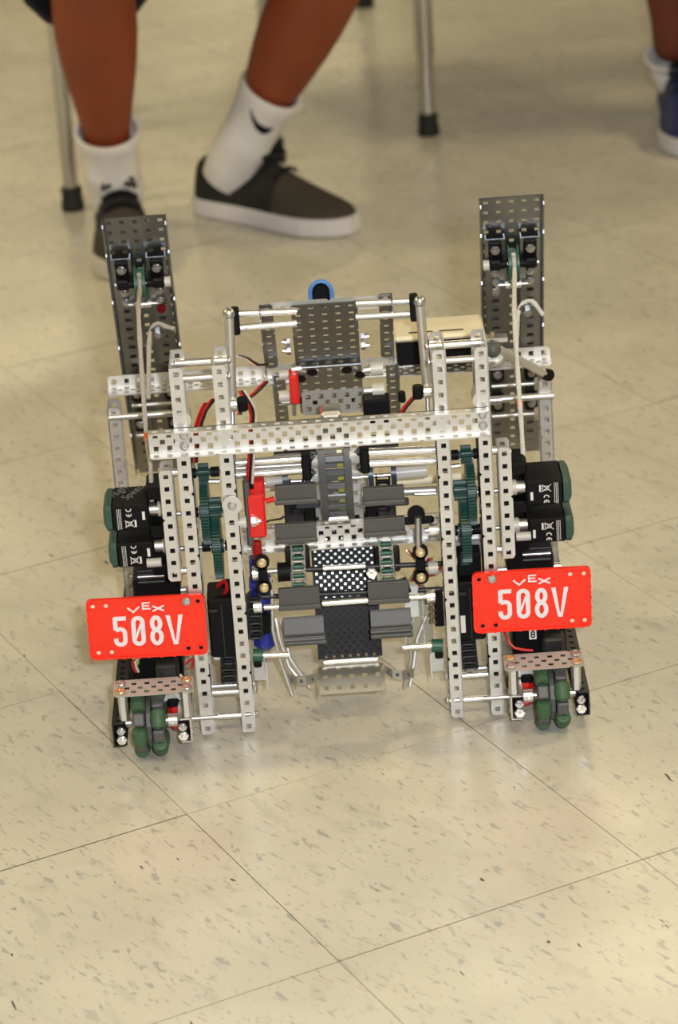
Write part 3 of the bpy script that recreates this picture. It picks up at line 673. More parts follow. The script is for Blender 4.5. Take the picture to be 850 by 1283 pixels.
# --- two flap conveyors: chain of links with green pins, flaps bolted across
LK = {}
def chain(pts, n, name='conveyor_chain', m=ALU, pin=GREEN, w=11):
    root_ = bpy.data.objects.new(name, None); C.objects.link(root_); root_.parent = robot; root_.empty_display_size = .01
    P = [Vector(q) for q in pts]; seg = [(P[i+1]-P[i]).length for i in range(len(P)-1)]; tot = sum(seg); pit = tot/n
    key = (m.name, w, round(pit, 1))
    if key not in LK:
        a = MB()
        for sx in (-1, 1):
            a.box((sx*w/2, 0, 0), (1.8, 5, pit*.98), None, .8); a.box((sx*(w/2-1.8), 0, pit*.45), (2, 5.5, pit*.45), None, .8)
        a.box((0, -.5, pit*.42), (w-1, 3.4, 2.2), None, .6)
        LK[key] = (a.mesh('chain_link', m), MB().cyl((-w/2+1, 0, 0), (w/2-1, 0, 0), 2.3, 10).mesh('link_pin', pin, True))
    for i in range(n):
        d = (i+.5)*pit; k = 0
        while k < len(seg)-1 and d > seg[k]: d -= seg[k]; k += 1
        t = (P[k+1]-P[k]).normalized(); q = P[k]+t*d; y = Vector((1, 0, 0)).cross(t) * -1
        M = Matrix((Vector((1, 0, 0)), t.cross(Vector((1, 0, 0))), t)).transposed().to_4x4(); M.translation = q*.001
        l = link('chain_link', LK[key][0], root_, None, M)
        if pin: link('link_pin', LK[key][1], root_, None, M)
    return root_
for q in (((-38.1, 44.0, 249.2), (-40.5, 44.0, 214.4), (-42.0, 42.0, 181.9), (-43.6, 40.0, 135.5)), ((44.2, 44.0, 246.4), (42.1, 44.0, 210.0), (42.6, 42.0, 180.6), (43.0, 40.0, 134.0))):
    chain(q[:2], 3, m=BLKMET, pin=BLACK, w=12.5); chain(q[2:], 5, m=ALU, w=12.5)
def flap(c, w, h, tilt, m=GREYP, lip=5):
    c = Vector(c); R3 = Matrix.Rotation(math.radians(tilt), 3, 'X'); b = MB()
    b.box(c, (w, 2.2, h), R3, .5); b.box(c+R3 @ Vector((0, -2.2, -h/2+lip/2-1)), (w+1.5, 3, lip), R3, .8); b.box(c+R3 @ Vector((0, 1, h/2-1)), (w-1, 5, 2), R3, .5)
    return b.build('flap', m, robot)
for q, h, t in (((-39.6, 28.0, 241.2), 20, 12), ((-42.4, 28.0, 200.7), 19, 6), ((-44.0, 24.0, 133.6), 22, 4), ((-41.6, 26.0, 100.0), 23, -28), ((-40.8, 20.0, 90.8), 9, 20),
                ((43.5, 28.0, 233.3), 18, 10), ((42.4, 28.0, 201.0), 18, 6), ((42.3, 24.0, 133.8), 22, 4), ((42.9, 26.0, 102.2), 22, -28), ((42.9, 20.0, 93.0), 11, 20)): flap(q, 39.5, h, t)
for q, w in (((-38.0, 70.0, 267.4), 41), ((42.5, 70.0, 266.4), 38)): flap(q, w, 9, 20); MB().box(Vector(q)+Vector((3, 6, 6)), (w-6, 3, 6)).build('flap_backing', GREYP, robot)
for q in ((-29.1, 36.0, 225.4), (55.4, 36.0, 221.6)): MB().box(q, (24, 3, 8), None, 1).build('flap_backing', mat('navy_plastic', (.008, .012, .03), .35), robot)
for q in ((-28.4, 60.0, 207.5), (31.6, 60.0, 203.8)): MB().box(q, (12, 10, 24), None, 2).build('chain_guide', BLACK, robot)
for q in ((-40.7, 62.0, 206.7), (43.1, 62.0, 202.1), (-43.3, 62.0, 157.8), (44.1, 62.0, 151.2)): MB().box(q, (24, 10, 26), None, 2).build('chain_guide', BLKMET, robot)
# --- black perforated conveyor bed, plates stepping down to the ramp
BED = BEDM
cy = [(92, 187), (89, 162), (80, 134), (68, 106), (54, 80), (40, 58)]
for (y0, z0), (y1, z1) in zip(cy, cy[1:]):
    d = Vector((0, y0-y1, z0-z1)); u = d.normalized(); k = .62; n_ = max(1, round(d.length/(PT*k)))
    me = MB().add(*perforated(8, n_, quincunx=True, stagger=False)).mesh('bed_plate', BED); kv = d.length/(n_*PT)
    M = Matrix((Vector((1, 0, 0))*k, u*kv, Vector((1, 0, 0)).cross(u))).transposed().to_4x4(); M.translation = Vector((-30, y1, z1))*.001
    link('bed_plate', me, robot, None, M)
    MB().box(Vector((2, (y0+y1)/2+9, (z0+z1)/2)), (62, 2, d.length), Matrix.Rotation(-math.atan2(y0-y1, z0-z1), 3, 'X')).build('bed_backing', ALU if z0 > 110 else BEDM, robot)
rod((-77.1, 46.0, 154.0), (97.5, 46.0, 149.3), 2.6, BLKMET, 'axle'); rod((-85.9, 66.0, 118.0), (96.9, 66.0, 112.8), 2.6, BLKMET, 'axle')
rod((-19.1, 40.0, 155.7), (21.8, 40.0, 155.2), 2.6, SHINY, 'standoff'); rod((-22.2, 34.0, 121.3), (21.9, 34.0, 121.4), 3.2, SHINY); rod((-78.7, 34.0, 121.3), (-64.0, 34.0, 121.0), 2.8, SHINY); rod((58.3, 34.0, 121.2), (79.9, 34.0, 121.2), 2.8, SHINY); 
for c in ((-84.8, 34.0, 122.6), (83.0, 34.0, 121.0)): collar(c, 6.5, 8)
collar((-84.1, 44.0, 153.7), 7, 7); rod((-73.9, 44.0, 154.6), (-63.1, 44.0, 154.7), 2.4, ALU, 'axle'); rod((-63.3, 46.0, 152.1), (-50.9, 46.0, 152.0), 9.5, BLACK, 'drive_wheel', 20)
rod((82.5, 44.0, 146.3), (91.8, 44.0, 146.4), 6.5, NYLON, 'nylon_spacer', 16); nut((27.4, 30.0, 152.5), (0, -1, 0), 5.4, 5, None, SHINY)
rod((56.4, 60.0, 121.2), (62.7, 60.0, 123.3), 8, BLACK, 'drive_wheel', 20)
# screwed bearing bars
def bearing_bar(a, b_, sc_=BRASS):
    a, b_ = Vector(a), Vector(b_); bb = MB().box((a+b_)/2, (9, 5, (a-b_).length), Matrix.Rotation(0, 3, 'X'), 1); bb.cyl(a+Vector((0, 2.5, 0)), a-Vector((0, 2.5, 0)), 7.5, 16); bb.cyl(b_+Vector((0, 2.5, 0)), b_-Vector((0, 2.5, 0)), 7.5, 16)
    o = bb.build('bearing_bar', BLACK, robot)
    for q in (a, b_): screw(q+Vector((0, -2.5, 0)), (0, -1, 0), sc_, 5, o)
bearing_bar((-77.6, 36.0, 168.7), (-77.2, 36.0, 142.4)); bearing_bar((75.5, 36.0, 168.2), (74.9, 36.0, 142.0))
MB().cyl((73.8, 40.0, 204.3), Vector((73.8, 40.0, 204.3))+Vector((0, 6, 0)), 8.5, 20).box(Vector((73.6, 43.0, 198.0)), (34, 5, 8), None, 2).build('round_bearing', BLACK, robot)
rod((75.1, 36.0, 204.3), (74.1, 36.0, 170.8), 3.4, STEEL); collar((89.8, 40.0, 188.0), 6, 9); rod((81.4, 40.0, 187.8), (86.8, 40.0, 188.3), 2.5, ALU, 'axle')
# --- ramp: curved slotted sheet under the conveyor
vs, fs = perforated(5, 4, t=1.0); b = MB(); o = []
RP = [(46, 47), (40, 50.5), (32, 52.5), (23, 52), (14, 49), (7, 45), (0, 40)]
def bendp(x, y, z):
    t = min(.9999, max(0, 1-y/(4*PT)))*(len(RP)-1); i = int(t); f = t-i; (a, b2), (c2, d2) = RP[i], RP[i+1]; n = Vector((-(d2-b2), c2-a)).normalized()
    return (x-31.75+1.5, a+(c2-a)*f-n.x*z, b2+(d2-b2)*f-n.y*z)
b.add([bendp(x, y, z) for x, y, z in vs], fs); b.build('ramp_sheet', ALU, robot, True)
for x in (-31, 33): MB().prism([(46, 47), (32, 52.5), (14, 49), (0, 40), (2, 34), (46, 30)], (x-.6, 0, 0), Y, Z, X, 1.2).build('ramp_side', ALU, robot)
rod((-25, 44, 53), (28, 44, 53), 3.8, SHINY)
# --- rubber-footed guide rods pointing inward
for a, b_, c in (((-92.8, 20.0, 77.6), (-82.8, 20.0, 76.8), (-58.1, 20.0, 75.8)), ((91.5, 20.0, 73.9), (80.7, 20.0, 74.7), (52.8, 20.0, 75.1))):
    rod(a, b_, 6.5, GREEN, 'collar_green', 16); rod(b_, c, 3.2, SHINY)
    s = 1 if a[0] < 0 else -1
    MB().box(Vector(a)+Vector((s*6, 14, -20)), (13, 1.4, 28)).box(Vector(a)+Vector((s*12.5, 4, -20)), (1.4, 20, 28)).build('side_bracket', ALU, robot)
    MB().box(Vector(a)+Vector((s*4, 0, -9)), (8, 8, 7), None, 1.5).build('bearing_block', BLACK, robot)
# --- bent slotted straps near the floor
def strap(pts, w=10, holes=True):
    P = [Vector(q) for q in pts]; b = MB(); rings = []
    for i, q in enumerate(P):
        rings.append([q+Vector((0, dy, dz)) for dy, dz in ((-.7, -w/2), (.7, -w/2), (.7, w/2), (-.7, w/2))])
    b.loft(rings); o = b.build('bent_strap', ALU, robot)
    for i in range(len(P)-1):
        m_ = (P[i]+P[i+1])/2; MB().box(m_+Vector((0, -1, 0)), (3.2, .6, 3.2)).build('strap_hole', GREYP, o)
strap([(-62.3, 60.0, 30.2), (-52.7, 40.0, 36.8), (-43.3, 36.0, 38.1), (-32.2, 50.0, 34.6)]); strap([(34.1, 50.0, 38.3), (41.4, 38.0, 38.5), (50.7, 36.0, 37.0), (63.0, 55.0, 29.2)])
for pts in (((-69.7, 70.0, 91.5), (-67.1, 60.0, 74.4), (-59.8, 58.0, 44.2), (-51.2, 52.0, 33.3)), ((-64.7, 80.0, 83.8), (-61.2, 74.0, 67.2), (-57.8, 66.0, 48.9), (-40, 60, 18)), ((-70.6, 66.0, 123.8), (-72.8, 62.0, 82.5), (-67.3, 58.0, 49.1), (-58, 58, 12)), ((67.5, 70.0, 85.5), (60.2, 64.0, 71.5), (60.8, 60.0, 42.8), (52, 56, 12)), ((78.5, 76.0, 80.1), (68.5, 70.0, 59.2), (62.7, 62.0, 32.8), (58, 56, 14))):
    MB().tube([Vector(q) for q in pts], 1.8, 6).build('guide_strip', ALU, robot, True)
# --- blue reservoir on the left, connector board on the right
b = MB(); b.box((-82.4, 95.0, 89.4), (22, 34, 80), None, 7); bl = b.build('blue_reservoir', BLUE, robot, False, 'blue plastic body')
c = Vector((-82.0, 70.0, 85.5)); MB().cyl(c+Vector((0, 8, 0)), c, 11, 24).build('round_cap', BLACK, bl, True); MB().box(Vector((-71.2, 76.0, 93.1)), (1.6, 6, 78)).build('edge_plate', ALU, robot)
MB().box(Vector((-84.5, 92.0, 135.3)), (14, 20, 30), None, 3).build('blue_fitting', BLUE, robot)
MB().box((74.7, 80.0, 78.5), (20, 3, 62), None, 1).build('board', mat('pale_board', (.42, .40, .28), .5), robot); MB().box((65.0, 66.0, 102.3), (14, 6, 34), None, 1).build('white_bracket', LABEL, robot); MB().box((75.6, 72.0, 88.3), (1.6, 6, 70)).build('edge_plate', ALU, robot)
cn = MB().box((90.3, 40.0, 104.0), (9, 10, 34), None, 1).build('connector_block', BLACK, robot)
for k in range(4): MB().ring(Vector((85.1, 36.0, 113.1))+Vector((0, 0, -7*k+2)), Vector((.5, -1, .3)), 1.5, 3.2, 2.5, 14).build('brass_ring', BRASS, cn, True)
# --- drive motors boxed between the uprights, sprocket chains below them
for x, zz in ((-119, 112), (120, 112)):
    MB().box((x, 34, zz), (27, 44, 62), None, 2).build('motor_body', BLACK, robot)
    MB().box((x, 11, zz-2), (1, 1.2, 56)).box((x-8, 11, zz+20), (8, 1, 3)).build('case_ridge', BLKMET, robot)
MB().box((104+8, 10.5, 100), (4.5, .8, 18)).build('white_tag', LABEL, robot)
MB().box((121.8, 34.0, 156.3), (22, 24, 22), None, 1).build('gearbox', BLACK, robot); 
for k in range(5): MB().box(Vector((117.6, 22.0, 166.2))+Vector((0, 0, -3.0*k+4)), (8, 2, 1.6)).build('vent_rib', TEAL, robot)
DSTEEL = mat('dark_steel', (.10, .10, .11), .35, .9)
chain([(-116.5, 22.0, 82.7), (-118.3, 22.0, 49.1)], 5, 'drive_chain', DSTEEL, BLACK, 14); chain([(115.9, 22.0, 78.8), (117.5, 22.0, 45.8)], 5, 'drive_chain', DSTEEL, BLACK, 14)
chain([(-87.7, 34.0, 135.6), (-88.9, 34.0, 88.6)], 6, 'drive_chain', DSTEEL, BLACK, 12)
for c, r in (((-116.9, 36.0, 69.0), 15), ((117.7, 36.0, 63.2), 15)): gear(c, r, 6, 16, BLKMET)
for a, b_ in (((-131.2, 30.0, 73.9), (-120.4, 30.0, 73.0)), ((119.5, 30.0, 77.2), (131.9, 30.0, 77.2))): rod(a, b_, 3.4, SHINY)
# --- drive modules: rails, omni wheel, top bar on standoffs
def omni(c):
    c = Vector(c); root_ = bpy.data.objects.new('omni_wheel', None); C.objects.link(root_); root_.parent = robot; root_.location = c*.001; root_.empty_display_size = .03
    b = MB(); pr8 = [(25*math.cos(2*math.pi*i/12+.26), 25*math.sin(2*math.pi*i/12+.26)) for i in range(12)]
    b.prism(pr8, (-2.2, 0, 0), Y, Z, X, 4.4); b.cyl((-13, 0, 0), (13, 0, 0), 11, 20)
    for row in (-1, 1):
        for k in range(5):
            a = math.radians(72*k+(185 if row < 0 else 149)+36); d = Vector((0, math.cos(a), math.sin(a))); t = Vector((0, -math.sin(a), math.cos(a)))
            b.box(Vector((row*9, 0, 0))+d*22, (11, 16, 13), Matrix((Vector((1, 0, 0)), d, t)).transposed(), 1.5)
    b.build('wheel_hub', GREYP, root_)
    rm = MB(); rings = []
    for t, r in ((-8.4, 5.8), (-7.8, 6.7), (-4, 7.4), (0, 7.7), (4, 7.4), (7.8, 6.7), (8.4, 5.8)):
        rings.append([Vector((r*math.cos(2*math.pi*i/16), r*math.sin(2*math.pi*i/16), t)) for i in range(16)])
    rm.loft(rings); rm.ring((0, 0, 0), Z, 2, 4.2, 19, 14); rme = rm.mesh('roller', ROLLER, True)
    for row in (-1, 1):
        for k in range(5):
            a = math.radians(72*k+(185 if row < 0 else 149)); d = Vector((0, math.cos(a), math.sin(a))); t = Vector((0, -math.sin(a), math.cos(a)))
            M = Matrix((Vector((1, 0, 0)), t.cross(Vector((1, 0, 0))), t)).transposed().to_4x4(); M.translation = (Vector((row*9.2, 0, 0))+d*26.5)*.001
            link('roller', rme, root_, None, M)
    MB().cyl((-16, 0, 0), (16, 0, 0), 5.5, 14).build('hub_sleeve', STEEL, root_, True)
def module(wx, s, bx0, zb):
    """s = -1: outer side is left. rails run away from the viewer"""
    omni((wx, -22, 35))
    xo, xi = wx+s*31, wx-s*39
    omni((wx, 240, 35)); rod((xo, 240, 35), (xi, 240, 35), 2.3, STEEL, 'axle')
    rod((xo, -22, 35), (xi-s*26, -22, 35), 2.3, STEEL, 'axle')
    # outer rail dark, inner rail silver, flanges inward, open ends toward the viewer
    for x, mt, sg, n_ in ((xo+s*3, BLKMET, -s, 26), (xi-s*0, ALU, s, 24)):
        if sg > 0: channel('chassis_rail', (x, -44, 46.4), (0, 1, 0), (0, 0, -1) if sg < 0 else (0, 0, 1), n_, 2, (1, 1), mt) if False else channel('chassis_rail', (x, -44, 21), (0, 1, 0), (0, 0, 1), n_, 2, (1, 1), mt)
        else: channel('chassis_rail', (x, -44, 46.4), (0, 1, 0), (0, 0, -1), n_, 2, (1, 1), mt)
        MB().box((x+sg*6, -33, 33), (9, 18, 21), None, 2).build('bearing_block', BLACK, robot)
        nut((x+sg*7, -43, 38), (0, -1, 0), 4.2, 4); nut((x+sg*7, -42, 28), (0, -1, 0), 5, 4, None, SHINY)
        screw((x-sg*.5, -34, 27), (-sg, 0, 0)); 
    collar((wx-s*22, -22, 35), 6.5, 9); rod((wx+s*18, -22, 35), (wx+s*24, -22, 35), 4.5, STEEL, 'spacer')
    # top bar
    tl = math.radians(10); u = Vector((1, 0, 0)); v = Vector((0, math.cos(tl), math.sin(tl)))
    x0 = bx0; cb_ = channel('top_bar', (x0, -44, zb), u, v, 6, 2, (0, 0), mat_bar)
    for xx in (x0+6.5, x0+69.5):
        for k, mt in ((.5, BRASS if (xx < wx) == (s < 0) else STEEL), (1.5, STEEL if (xx < wx) == (s < 0) else BRASS)):
            q = Vector((xx, -44, zb))+v*(k*PT); screw(q+Vector((0, 0, .5)), u.cross(v), mt, 5)
        rod((xx+(1.5 if xx < wx else -1.5), -38, zb-2), (xx+(1.5 if xx < wx else -1.5), -38, 47), 4.6, ALU, 'standoff', 6, None, None, False)
mat_bar = mat('bead_blasted_bar', (.46, .44, .42), .5, .35)
module(-195, -1, -226, 75); module(191.5, 1, 147, 74)
for x, s in ((-188, -1), (186, 1)):
    MB().box((x, 55, 72), (52, 60, 44), None, 3).build('motor_body', BLACK, robot); MB().box((x+12, 12, 68), (22, 22, 30), None, 3).build('motor_body', BLKMET, robot)
    MB().box((x-s*18, -2, 30), (16, 20, 28), None, 5).build('red_switch', REDSW, robot); MB().box((x-s*14, -4, 52), (22, 8, 9), None, 1).build('bar_end', ALU, robot)
    MB().box((x-s*16, -2, 46), (12, 16, 10), None, 2).build('switch_top', BLACK, robot)
MB().box((-206, 18, 84), (6, 10, 14), None, 2).build('yellow_clip', mat('yellow_green_plastic', (.5, .6, .02), .4), robot)
tg = MB().box((177.8, -2.0, 89.9), (7, 1, 9.5)).build('number_tag', LABEL, robot)
q = Vector((177.8, -2.0, 89.9)); lettering('tag_digit', '8', .010, WBLK, tg, Matrix.Translation((q.x*.001, (q.y-.9)*.001, q.z*.001)) @ Matrix.Rotation(math.pi/2, 4, 'X'), 0, .0002)
# --- red limit switch with its grey cover
sw = MB(); sw.box((-78.8, 24.0, 225.1), (18, 20, 44), None, 2); sw = sw.build('limit_switch', REDSW, robot, False, 'red switch housing')
MB().box((-76.5, 34.0, 245.5), (15, 16, 22), None, 1.5).build('switch_top', REDSW, sw); MB().box((-86.3, 22.0, 227.4), (6, 16, 66), None, 2).build('switch_cover', GREYP, sw); MB().box((-83.5, 30.0, 254.3), (9, 10, 10), None, 1).build('cable_plug', BLACK, sw)
rod((-68.9, 28.0, 235.1), (-60.4, 28.0, 236.9), 2.6, REDSW, 'switch_arm', 10, sw); nut((-83.6, 12.0, 222.4), (1, 0, 0), 5.5, 7, sw, SHINY)
rod((-97.3, 12.0, 221.8), (-88.2, 12.0, 221.9), 6, NYLON, 'nylon_spacer', 14)
# --- cables
def cable(pts, cols, r=1.35, gap=2.5):
    for i, mt in enumerate(cols):
        rope('cable', [Vector(q)+Vector(((i-(len(cols)-1)/2)*gap, 0, 0)) for q in pts], mt, r)
RB3 = (WWHT, WRED, WBLK)
cable([(-82.7, 26.0, 255.1), (-79.2, 24.0, 281.1), (-76.8, 30.0, 302.9), (-74.7, 60.0, 311.1), (-78.1, 80.0, 315.8), (-85.1, 90.0, 324.8)], (WRED, WBLK, WWHT))
cable([(-61.0, 100.0, 329.0), (-74.0, 92.0, 319.9), (-83.8, 95.0, 312.1), (-89.3, 90.0, 300.4)], (WRED, WBLK)); cable([(-86.9, 110.0, 353.4), (-77.9, 110.0, 350.3), (-69.2, 112.0, 342.3), (-60.1, 118.0, 340.3)], (WWHT, WRED, WBLK), 1.2, 1.2)
cable([(-112.0, 80.0, 322.4), (-120.9, 70.0, 314.7), (-128.8, 50.0, 298.7), (-132.9, 40.0, 274.4)], (WRED, WBLK)); cable([(-119.9, 80.0, 318.9), (-126.7, 70.0, 309.4), (-132.9, 50.0, 294.9), (-136.6, 40.0, 274.6)], (WRED, WBLK))
cable([(89.0, 110.0, 307.6), (80.9, 112.0, 298.3), (71.0, 110.0, 289.0), (63.9, 100.0, 281.0)], (WRED, WBLK)); MB().box((68.5, 110.0, 300.0), (7, 7, 12), None, 2).build('cable_plug', BLACK, robot)
cable([(-119.1, 30.0, 148.3), (-111.5, 24.0, 157.3), (-109.8, 22.0, 148.8), (-118.7, 30.0, 133.9)], (WRED, WBLK, WBLK), 2)
cable([(85.9, 60.0, 149.0), (76.4, 70.0, 134.9), (69.5, 70.0, 124.3), (77.0, 74.0, 113.2)], (WRED, BRASS)); cable([(70.0, 70.0, 132.8), (83.6, 66.0, 127.6), (93.0, 60.0, 134.8), (101.4, 60.0, 147.8)], (WRED, WWHT)); cable([(63.6, 80.0, 150.2), (74.6, 78.0, 137.4), (65.7, 80.0, 117.4)], (BRASS, WRED))
cable([(177.3, 0.0, 71.9), (159.8, 0.0, 75.8), (153.5, 4.0, 84.6), (151.1, 10.0, 90.5)], (WRED,)); cable([(159.9, -4.0, 27.8), (152.1, -10.0, 40.1), (154.2, -10.0, 52.9), (166.6, 0.0, 53.0)], (WBLK, WRED, WWHT), 1.2, 1.6)
cable([(-168.8, -8.0, 43.0), (-162.0, -8.0, 50.2), (-158.1, -6.0, 60.1), (-163.4, 0.0, 72.2)], (WWHT,), 1.2); cable([(-205.3, 10.0, 73.0), (-207.5, 10.0, 83.5), (-201.5, 20.0, 85.0)], (WRED, WWHT)); cable([(-158.5, 10.0, 78.0), (-150.3, 10.0, 83.4), (-152.4, 4.0, 75.3)], (WRED,))
cable([(121.9, 30.0, 130.2), (111.4, 40.0, 139.1), (123.4, 44.0, 143.2), (132.8, 40.0, 133.2)], (WRED, WBLK, WWHT), 1.2); cable([(-104.3, 80.0, 102.5), (-87.2, 84.0, 121.0), (-71.1, 84.0, 125.8)], (WBLK, WBLK))
rope('cable', [(-77.9, 60.0, 195.2), (-67.7, 70.0, 196.8), (-56.9, 78.0, 194.2), (-45.5, 80.0, 201.0)], WBLK, 1.0); rod((-81.1, 52.0, 183.8), (-81.3, 50.0, 159.3), 4.5, WRED, 'hose')

# ================================================================ seated people and furniture behind
def shoe(parent, heel, toe, mats, name='shoe', width=.098, height=1.0, lace=True):
    """low canvas shoe from heel to toe (metres on the floor)"""
    h = Vector((*heel, 0)); t = Vector((*toe, 0)); d = (t-h).normalized(); L = (t-h).length; s_ = Vector((-d.y, d.x, 0))
    def sect(k, z, grow=1.0):
        prof = [(0, .30), (.03, .56), (.10, .70), (.25, .74), (.45, .78), (.65, .98), (.78, 1.0), (.90, .82), (.97, .5), (1, .22)]
        for (a, b2), (c2, d2) in zip(prof, prof[1:]):
            if a <= k <= c2: w = b2+(d2-b2)*(k-a)/(c2-a); break
        return w*width/2*grow
    ks = [0, .02, .05, .1, .18, .28, .38, .48, .58, .68, .78, .86, .92, .96, .985, 1]
    up_, so = [], []
    hp = [(0, .072), (.05, .086), (.12, .084), (.2, .068), (.3, .078), (.38, .100), (.48, .092), (.6, .073), (.75, .056), (.88, .046), (.96, .038), (1, .028)]
    for k in ks:
        for (a, b2), (c2, d2) in zip(hp, hp[1:]):
            if a <= k <= c2: hh = (b2+(d2-b2)*(k-a)/(c2-a))*height; break
        c = h+d*(L*(.015+.97*k)); w = sect(k, 0)
        up_.append([(c+s_*(w*math.copysign(abs(math.cos(a))**.8, math.cos(a)))*(1 if math.sin(a) < .3 else 1-.28*(math.sin(a)))+Vector((0, 0, .024+(hh-.024)*max(0, math.sin(a))**.8)))*1000 for a in [math.pi*i/10 for i in range(11)]])
        c = h+d*(L*k); w = sect(k, 0, 1.03)+.001
        so.append([(c+s_*(w*a_)+Vector((0, 0, z)))*1000 for a_, z in ((-1, .003), (1, .003), (1.02, .016), (1, .028), (-1, .028), (-1.02, .016))])
    inv = lambda rings: [[Vector(q) for q in r] for r in rings]
    S = MB().loft(inv(up_)).build(name, mats[0], parent, True)
    MB().loft(inv(so)).build('shoe_sole', mats[1], S, False)
    # dark heel quarter hugging the upper
    qr = []
    for k, r in zip(ks[:9], up_[:9]):
        c = sum(r, Vector())/len(r); qr.append([c+(q-c)*1.03 if q.z < 80 else q for q in r])
    MB().loft(qr).build('heel_quarter', mats[2], S, True)
    if lace:
        b = MB()
        for k, z in ((.42, .100), (.50, .093), (.58, .083)):
            c = h+d*(L*k); b.tube([(c+s_*(.026*a_)+Vector((0, 0, z*height-.010*a_*a_)))*1000 for a_ in (-1, -.5, 0, .5, 1)], 3.0, 6)
        c = h+d*(L*.44)+Vector((0, 0, .106*height))
        for sg in (-1, 1): b.tube([(c+s_*(sg*x)+d*y+Vector((0, 0, z)))*1000 for x, y, z in ((0, 0, 0), (.008, .008, .006), (.020, .012, .003), (.024, .022, -.006), (.012, .018, -.002), (0, 0, 0))], 3.4, 6)
        b.build('laces', mats[3], S, True)
    return S
def skin_obj(name, verts, edges, radii, m, parent, root_i=0, lv=2):
    me = bpy.data.meshes.new(name); me.from_pydata(verts, edges, []); o = bpy.data.objects.new(name, me); C.objects.link(o); o.parent = parent
    me.materials.append(m)
    sk = o.modifiers.new('skin', 'SKIN'); sk.use_smooth_shade = True
    if not me.skin_vertices: me.skin_vertices.new(name='')
    for i, r in enumerate(radii): me.skin_vertices[0].data[i].radius = r if isinstance(r, tuple) else (r, r)
    me.skin_vertices[0].data[root_i].use_root = True
    ss = o.modifiers.new('subdivision', 'SUBSURF'); ss.levels = lv; ss.render_levels = lv
    return o
def person(label, pelvis, hipL, hipR, kneeL, kneeR, ankL, ankR, shoes, skin, group=None, sock_z=.20, swoosh=True):
    root_ = thing('person', label, 'person', (0, 0, 0), group)
    pv = Vector(pelvis); face = ((Vector(kneeL)+Vector(kneeR))/2-pv); face.z = 0; face.normalize(); sd = Vector((face.y, -face.x, 0))*-1   # sd: to the viewer's left when facing viewer
    vs, es, rs = [], [], []
    def add(p, r, par=None):
        vs.append(tuple(p)); rs.append(r)
        if par is not None: es.append((par, len(vs)-1))
        return len(vs)-1
    ip = add(pv+Vector((0, 0, .05)), .13)
    i1 = add(pv+Vector((0, 0, .20)), .12, ip); i2 = add(pv+face*.02+Vector((0, 0, .36)), .14, i1); i3 = add(pv+face*.03+Vector((0, 0, .48)), .11, i2)
    nk = add(pv+face*.04+Vector((0, 0, .56)), .052, i3); hd0 = add(pv+face*.06+Vector((0, 0, .64)), .066, nk); hd1 = add(pv+face*.065+Vector((0, 0, .73)), .080, hd0); hd2 = add(pv+face*.05+Vector((0, 0, .80)), .058, hd1)
    for hip, kn, an, sg in ((hipL, kneeL, ankL, -1), (hipR, kneeR, ankR, 1)):
        hip, kn, an = Vector(hip), Vector(kn), Vector(an)
        a = add(hip, .085, ip); b_ = add(hip.lerp(kn, .45), .078, a); c = add(hip.lerp(kn, .88), .068, b_); k = add(kn, .064, c)
        back = (hip-kn); back.z = 0; back.normalize()
        e = add(kn.lerp(an, .18)+back*.012, .062, k); e = add(kn.lerp(an, .36)+back*.016, .066, e); e = add(kn.lerp(an, .56)+back*.008, .054, e); e = add(kn.lerp(an, .78), .035, e); e = add(an, .034, e)
    arm_ends = []
    for sg, kn, hip in ((-1, kneeL, hipL), (1, kneeR, hipR)):
        side = (Vector(hipR)-Vector(hipL)).normalized()*sg
        sh = pv+face*.03+side*.19+Vector((0, 0, .47)); el = pv+face*.10+side*.25+Vector((0, 0, .22)); wr = Vector(hip).lerp(Vector(kn), .62)+Vector((0, 0, .105))
        a = add(sh, .055, i3); b_ = add(sh.lerp(el, .5), .044, a); c = add(el, .037, b_); dd = add(el.lerp(wr, .5), .033, c); w = add(wr, .024, dd)
        dirn = (Vector(kn)-Vector(hip)).normalized(); pm = add(wr+dirn*.05, (.034, .016), w)
        for f, (off, L_) in enumerate(((-.027, .062), (-.009, .072), (.009, .068), (.027, .054))):
            q0 = wr+dirn*.085+side*off; f0 = add(q0, .009, pm); f1 = add(q0+dirn*L_*.5+Vector((0, 0, -.004)), .0085, f0); add(q0+dirn*L_+Vector((0, 0, -.018)), .0078, f1)
        t0 = add(wr+dirn*.03-side*.035, .011, w); t1 = add(wr+dirn*.062-side*.050, .010, t0); add(wr+dirn*.085-side*.048+Vector((0, 0, -.006)), .009, t1)
    skin_obj('body', vs, es, rs, skin, root_, ip)
    # clothing: shirt and loose shorts
    J = lambda *q: [tuple(x) for x in q]
    sh_v = [pv+Vector((0, 0, .06)), pv+Vector((0, 0, .22)), pv+face*.02+Vector((0, 0, .36)), pv+face*.03+Vector((0, 0, .485))]; sr = [.155, .15, .165, .125]; se = [(0, 1), (1, 2), (2, 3)]
    for sg in (-1, 1):
        side = (Vector(hipR)-Vector(hipL)).normalized()*sg; n0 = len(sh_v)
        sh_v += [pv+face*.03+side*.19+Vector((0, 0, .475)), pv+face*.06+side*.22+Vector((0, 0, .33))]; sr += [.07, .066]; se += [(3, n0), (n0, n0+1)]
    skin_obj('shirt', J(*sh_v), se, sr, SHIRT, root_)
    wv = [pv+Vector((0, 0, -.01)), pv+Vector((0, 0, .10)), Vector(hipL), Vector(hipR)]
    skin_obj('shorts_waist', J(*wv), [(0, 1), (0, 2), (0, 3)], [.145, .15, .125, .125], CLOTH, root_)
